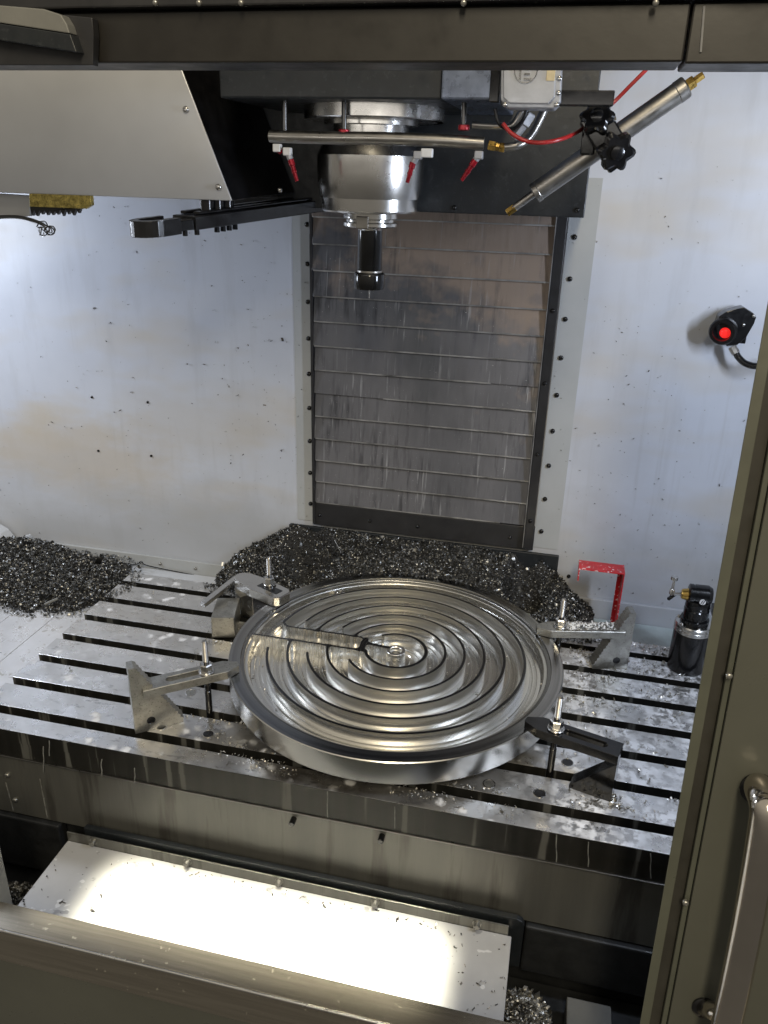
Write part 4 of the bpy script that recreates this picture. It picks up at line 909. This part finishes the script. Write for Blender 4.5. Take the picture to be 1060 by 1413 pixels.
# rear heap: profile along the wall, sloping down to the table's rear edge
tx = np.array([.16, .22, .30, .40, .47, .60, .75, .90, 1.05, 1.13, 1.19, 1.235, 1.29, 1.34, 1.38]); tz = np.array([-.05, -.02, .05, .115, .162, .163, .161, .160, .156, .153, .143, .115, .06, .025, -.05])
def rear_h(X, Y):
    top = np.interp(X, tx, tz); u = np.clip((Y+.085)/.155, 0, 1); prof = u**.8
    lo = np.where(Y < TYB+.003, 0.0, np.where((X > .42) & (X < 1.30), -.004, -.06))
    edge = -.012
    z = edge+(top-edge)*prof+.007*nzv(X*1.3, Y*1.5)+.003*nzv(X*5, Y*5, 2.)
    # bare patches of ledge near the disc
    for cx, cy_, rx, ry in ((.535, .012, .085, .055), (1.155, .012, .06, .06)):
        dd = ((X-cx)/rx)**2+((Y-cy_)/ry)**2; z = z-np.clip(1.25-dd, 0, 1)*.12
    return np.maximum(z, lo)
heap('chip_heap', 'large heap of dark glittering steel chips piled against the rear wall', (.17, 1.40), (-.085, YW-.029), rear_h, 200, 40, 46000, .0056)
def left_h(X, Y):
    r = ((X+.20)/.23)**2+((Y+.11)/.175)**2+.16*nzv(X*1.1, Y*1.2, 1.)
    z = -.0245+np.clip(1.6*(1-r), -.5, 1)*.026+.006*nzv(X*2, Y*2, 4.)+.004*nzv(X*6, Y*6, 1.)
    z2 = -.0245+np.clip(1-(((X+.42)/.2)**2+((Y+.02)/.13)**2), -.5, 1)*.045
    return np.maximum(np.maximum(z, z2), -.0245)
heap('chip_heap', 'low heap of dark chips on the plates left of the T-slots', (-.62, .06), (-.31, YW-.014), left_h, 130, 90, 30000, .0062, z0=-.0245)
def floor_h(X, Y): return np.maximum(-.44+.05*np.clip(1-((X-1.255)/.07)**2-((Y+.88)/.12)**2, -.2, 1)+.006*nzv(X*3, Y*3), -.44)
heap('chip_heap', 'small chip pile on the tray beside the pale cover plate', (1.17, 1.325), (-1.06, -.78), floor_h, 30, 40, 3200, .008, 'chipbright', z0=-.44)
def floor_h2(X, Y): return np.maximum(-.44+.045*np.clip(1-((X-1.52)/.12)**2-((Y+.92)/.12)**2, -.2, 1)+.006*nzv(X*3, Y*3), -.44)
heap('chip_heap', 'shaded chip pile on the tray right of the pale rib', (1.40, 1.70), (-1.06, -.78), floor_h2, 40, 40, 3200, .008, 'chip', z0=-.44)
def floor_h3(X, Y): return np.maximum(-.44+.10*np.clip(1-((X-.12)/.13)**2-((Y+.93)/.14)**2, -.2, 1)+.006*nzv(X*3, Y*3), -.44)
heap('chip_heap', 'chip pile in the gap left of the pale cover plate', (-.02, .235), (-1.06, -.78), floor_h3, 40, 40, 3500, .008, 'chipbright', z0=-.44)
# scattered chips
def scatter(name, label, regions, size, mat, flat=True):
    P = []
    for n, x0, x1, y0, y1, z in regions:
        x = RNG.uniform(x0, x1, n); y = RNG.uniform(y0, y1, n); k = RNG.uniform(0, 1, n) < np.clip(.5+.9*nzv(x*2.2, y*2.6, x0), .03, 1)
        x, y = x[k], y[k]; yy = (-y) % .1; inslot = (y < -.0999) & (y > -.7197) & (yy < SW) & (x > 0) & (z < .01)
        P.append(np.c_[x, y, np.where(inslot, -.026, z+.0016)])
    P = np.concatenate(P); me = chip_mesh(name, P, size, mat, flat=flat); o = link(name, me, mat); tag(o, label, 'chips', None, 'stuff'); return o
scatter('scattered_chips', 'loose bright chips scattered over the wet table right of disc', [(1500, 1.26, 1.60, -.20, -.05, 0), (600, 1.25, 1.55, -.36, -.20, 0), (500, 1.25, 1.50, -.70, -.36, 0), (350, 1.18, 1.30, -.45, -.25, 0), (260, 1.37, 1.42, -.68, -.60, 0), (160, 1.38, 1.43, -.2, -.12, 0)], .0058, 'chipbright')
scatter('scattered_chips', 'fine chips strewn along the table left and front of disc', [(420, .36, .56, -.44, -.38, 0), (420, .44, .60, -.64, -.60, 0), (700, .55, .80, -.755, -.66, 0), (500, .95, 1.2, -.755, -.69, 0), (260, .36, .5, -.35, -.27, 0), (120, .02, .5, -.75, -.05, 0)], .0042, 'chipbright')
def disc_scatter():
    n = 4200; r = .35*np.sqrt(RNG.uniform(.05, 1, n)); a = RNG.uniform(0, 2*PI, n)
    k = (RNG.uniform(0, 1, n) < np.clip(.25+.5*np.sin(a-.3)+.6*np.cos(a*1.0-2.6)*.6+nzv(r*9, a*.3), .04, 1)) & ~np.any([np.abs(r-q) < .009 for q in WR], axis=0)
    r, a = r[k], a[k]; return np.c_[DCX+r*np.cos(a), DCY+r*np.sin(a), np.full(len(r), DZT-FD+.0016)]
me = chip_mesh('disc_chips', disc_scatter(), .0038, 'chipbright', flat=True); tag(link('disc_chips', me, 'chipbright'), 'tiny bright chips lying in the channels of the disc', 'chips', None, 'stuff')
n = 260; s_ = RNG.uniform(0, 1, n); P = np.c_[1.385-.13*s_+RNG.normal(0, .003, n), -.175-.035*s_+RNG.uniform(-.018, .018, n), np.full(n, ZS1+.0015)]
tag(link('strap_chips', chip_mesh('strap_chips', P, .0062, 'white', flat=True), 'white'), 'white wet chips covering the rear right clamp strap', 'chips', None, 'stuff')
# chips stuck to the rear wall
n = 3600; X = RNG.uniform(-.55, 1.75, n); Z = RNG.uniform(0, 1.15, n); k = (RNG.uniform(0, 1, n) < .16+.75*np.exp(-((X-.42)/.22)**2-((Z-.55)/.3)**2)+.35*np.exp(-((X-1.35)/.22)**2-((Z-.45)/.4)**2)) & ((X < .53) | (X > 1.17))
P = np.c_[X[k], np.full(k.sum(), YW-.0028), Z[k]]; me = chip_mesh('stuck_chips', P, .0036, 'chipdark')
P2 = np.r_[np.c_[RNG.uniform(.25, .40, 40), RNG.uniform(-1.07, -.82, 40), np.full(40, -.2485)], np.c_[RNG.uniform(1.08, 1.21, 60), RNG.uniform(-1.07, -.82, 60), np.full(60, -.2485)], np.c_[RNG.uniform(.4, 1.1, 60), RNG.uniform(-.83, -.81, 60), np.full(60, -.2485)]]
tag(link('plate_chips', chip_mesh('plate_chips', P2, .005, 'chipdark', flat=True), 'chipdark'), 'few small chips lying on the glaring cover plate', 'chips', None, 'stuff')
tag(link('stuck_chips', me, 'chipdark'), 'tiny dark chips stuck all over the white rear wall', 'chips', None, 'stuff')
# two straw-like offcuts on the left heap
for (a, b), nm in ((((62, 834), (80, 826)), 'thin pale offcut strip on the left chip heap edge'), (((116, 820), (125, 806)), 'short pale offcut stick standing out of the left chip heap')):
    bm = BM(); A_, B_ = atz(*a, -.008), atz(*b, .006); cyl(bm, A_, B_, .0042, seg=8); tag(obj('metal_offcut', bm, 'greypaint', None, True), nm, 'offcut')
bm = BM(); cyl(bm, aty(462, 745, .03), aty(471, 763, .0), .0014, seg=6); tag(obj('wire_offcut', bm, 'steel', None, True), 'thin bright wire lying on the rear chip heap', 'offcut')
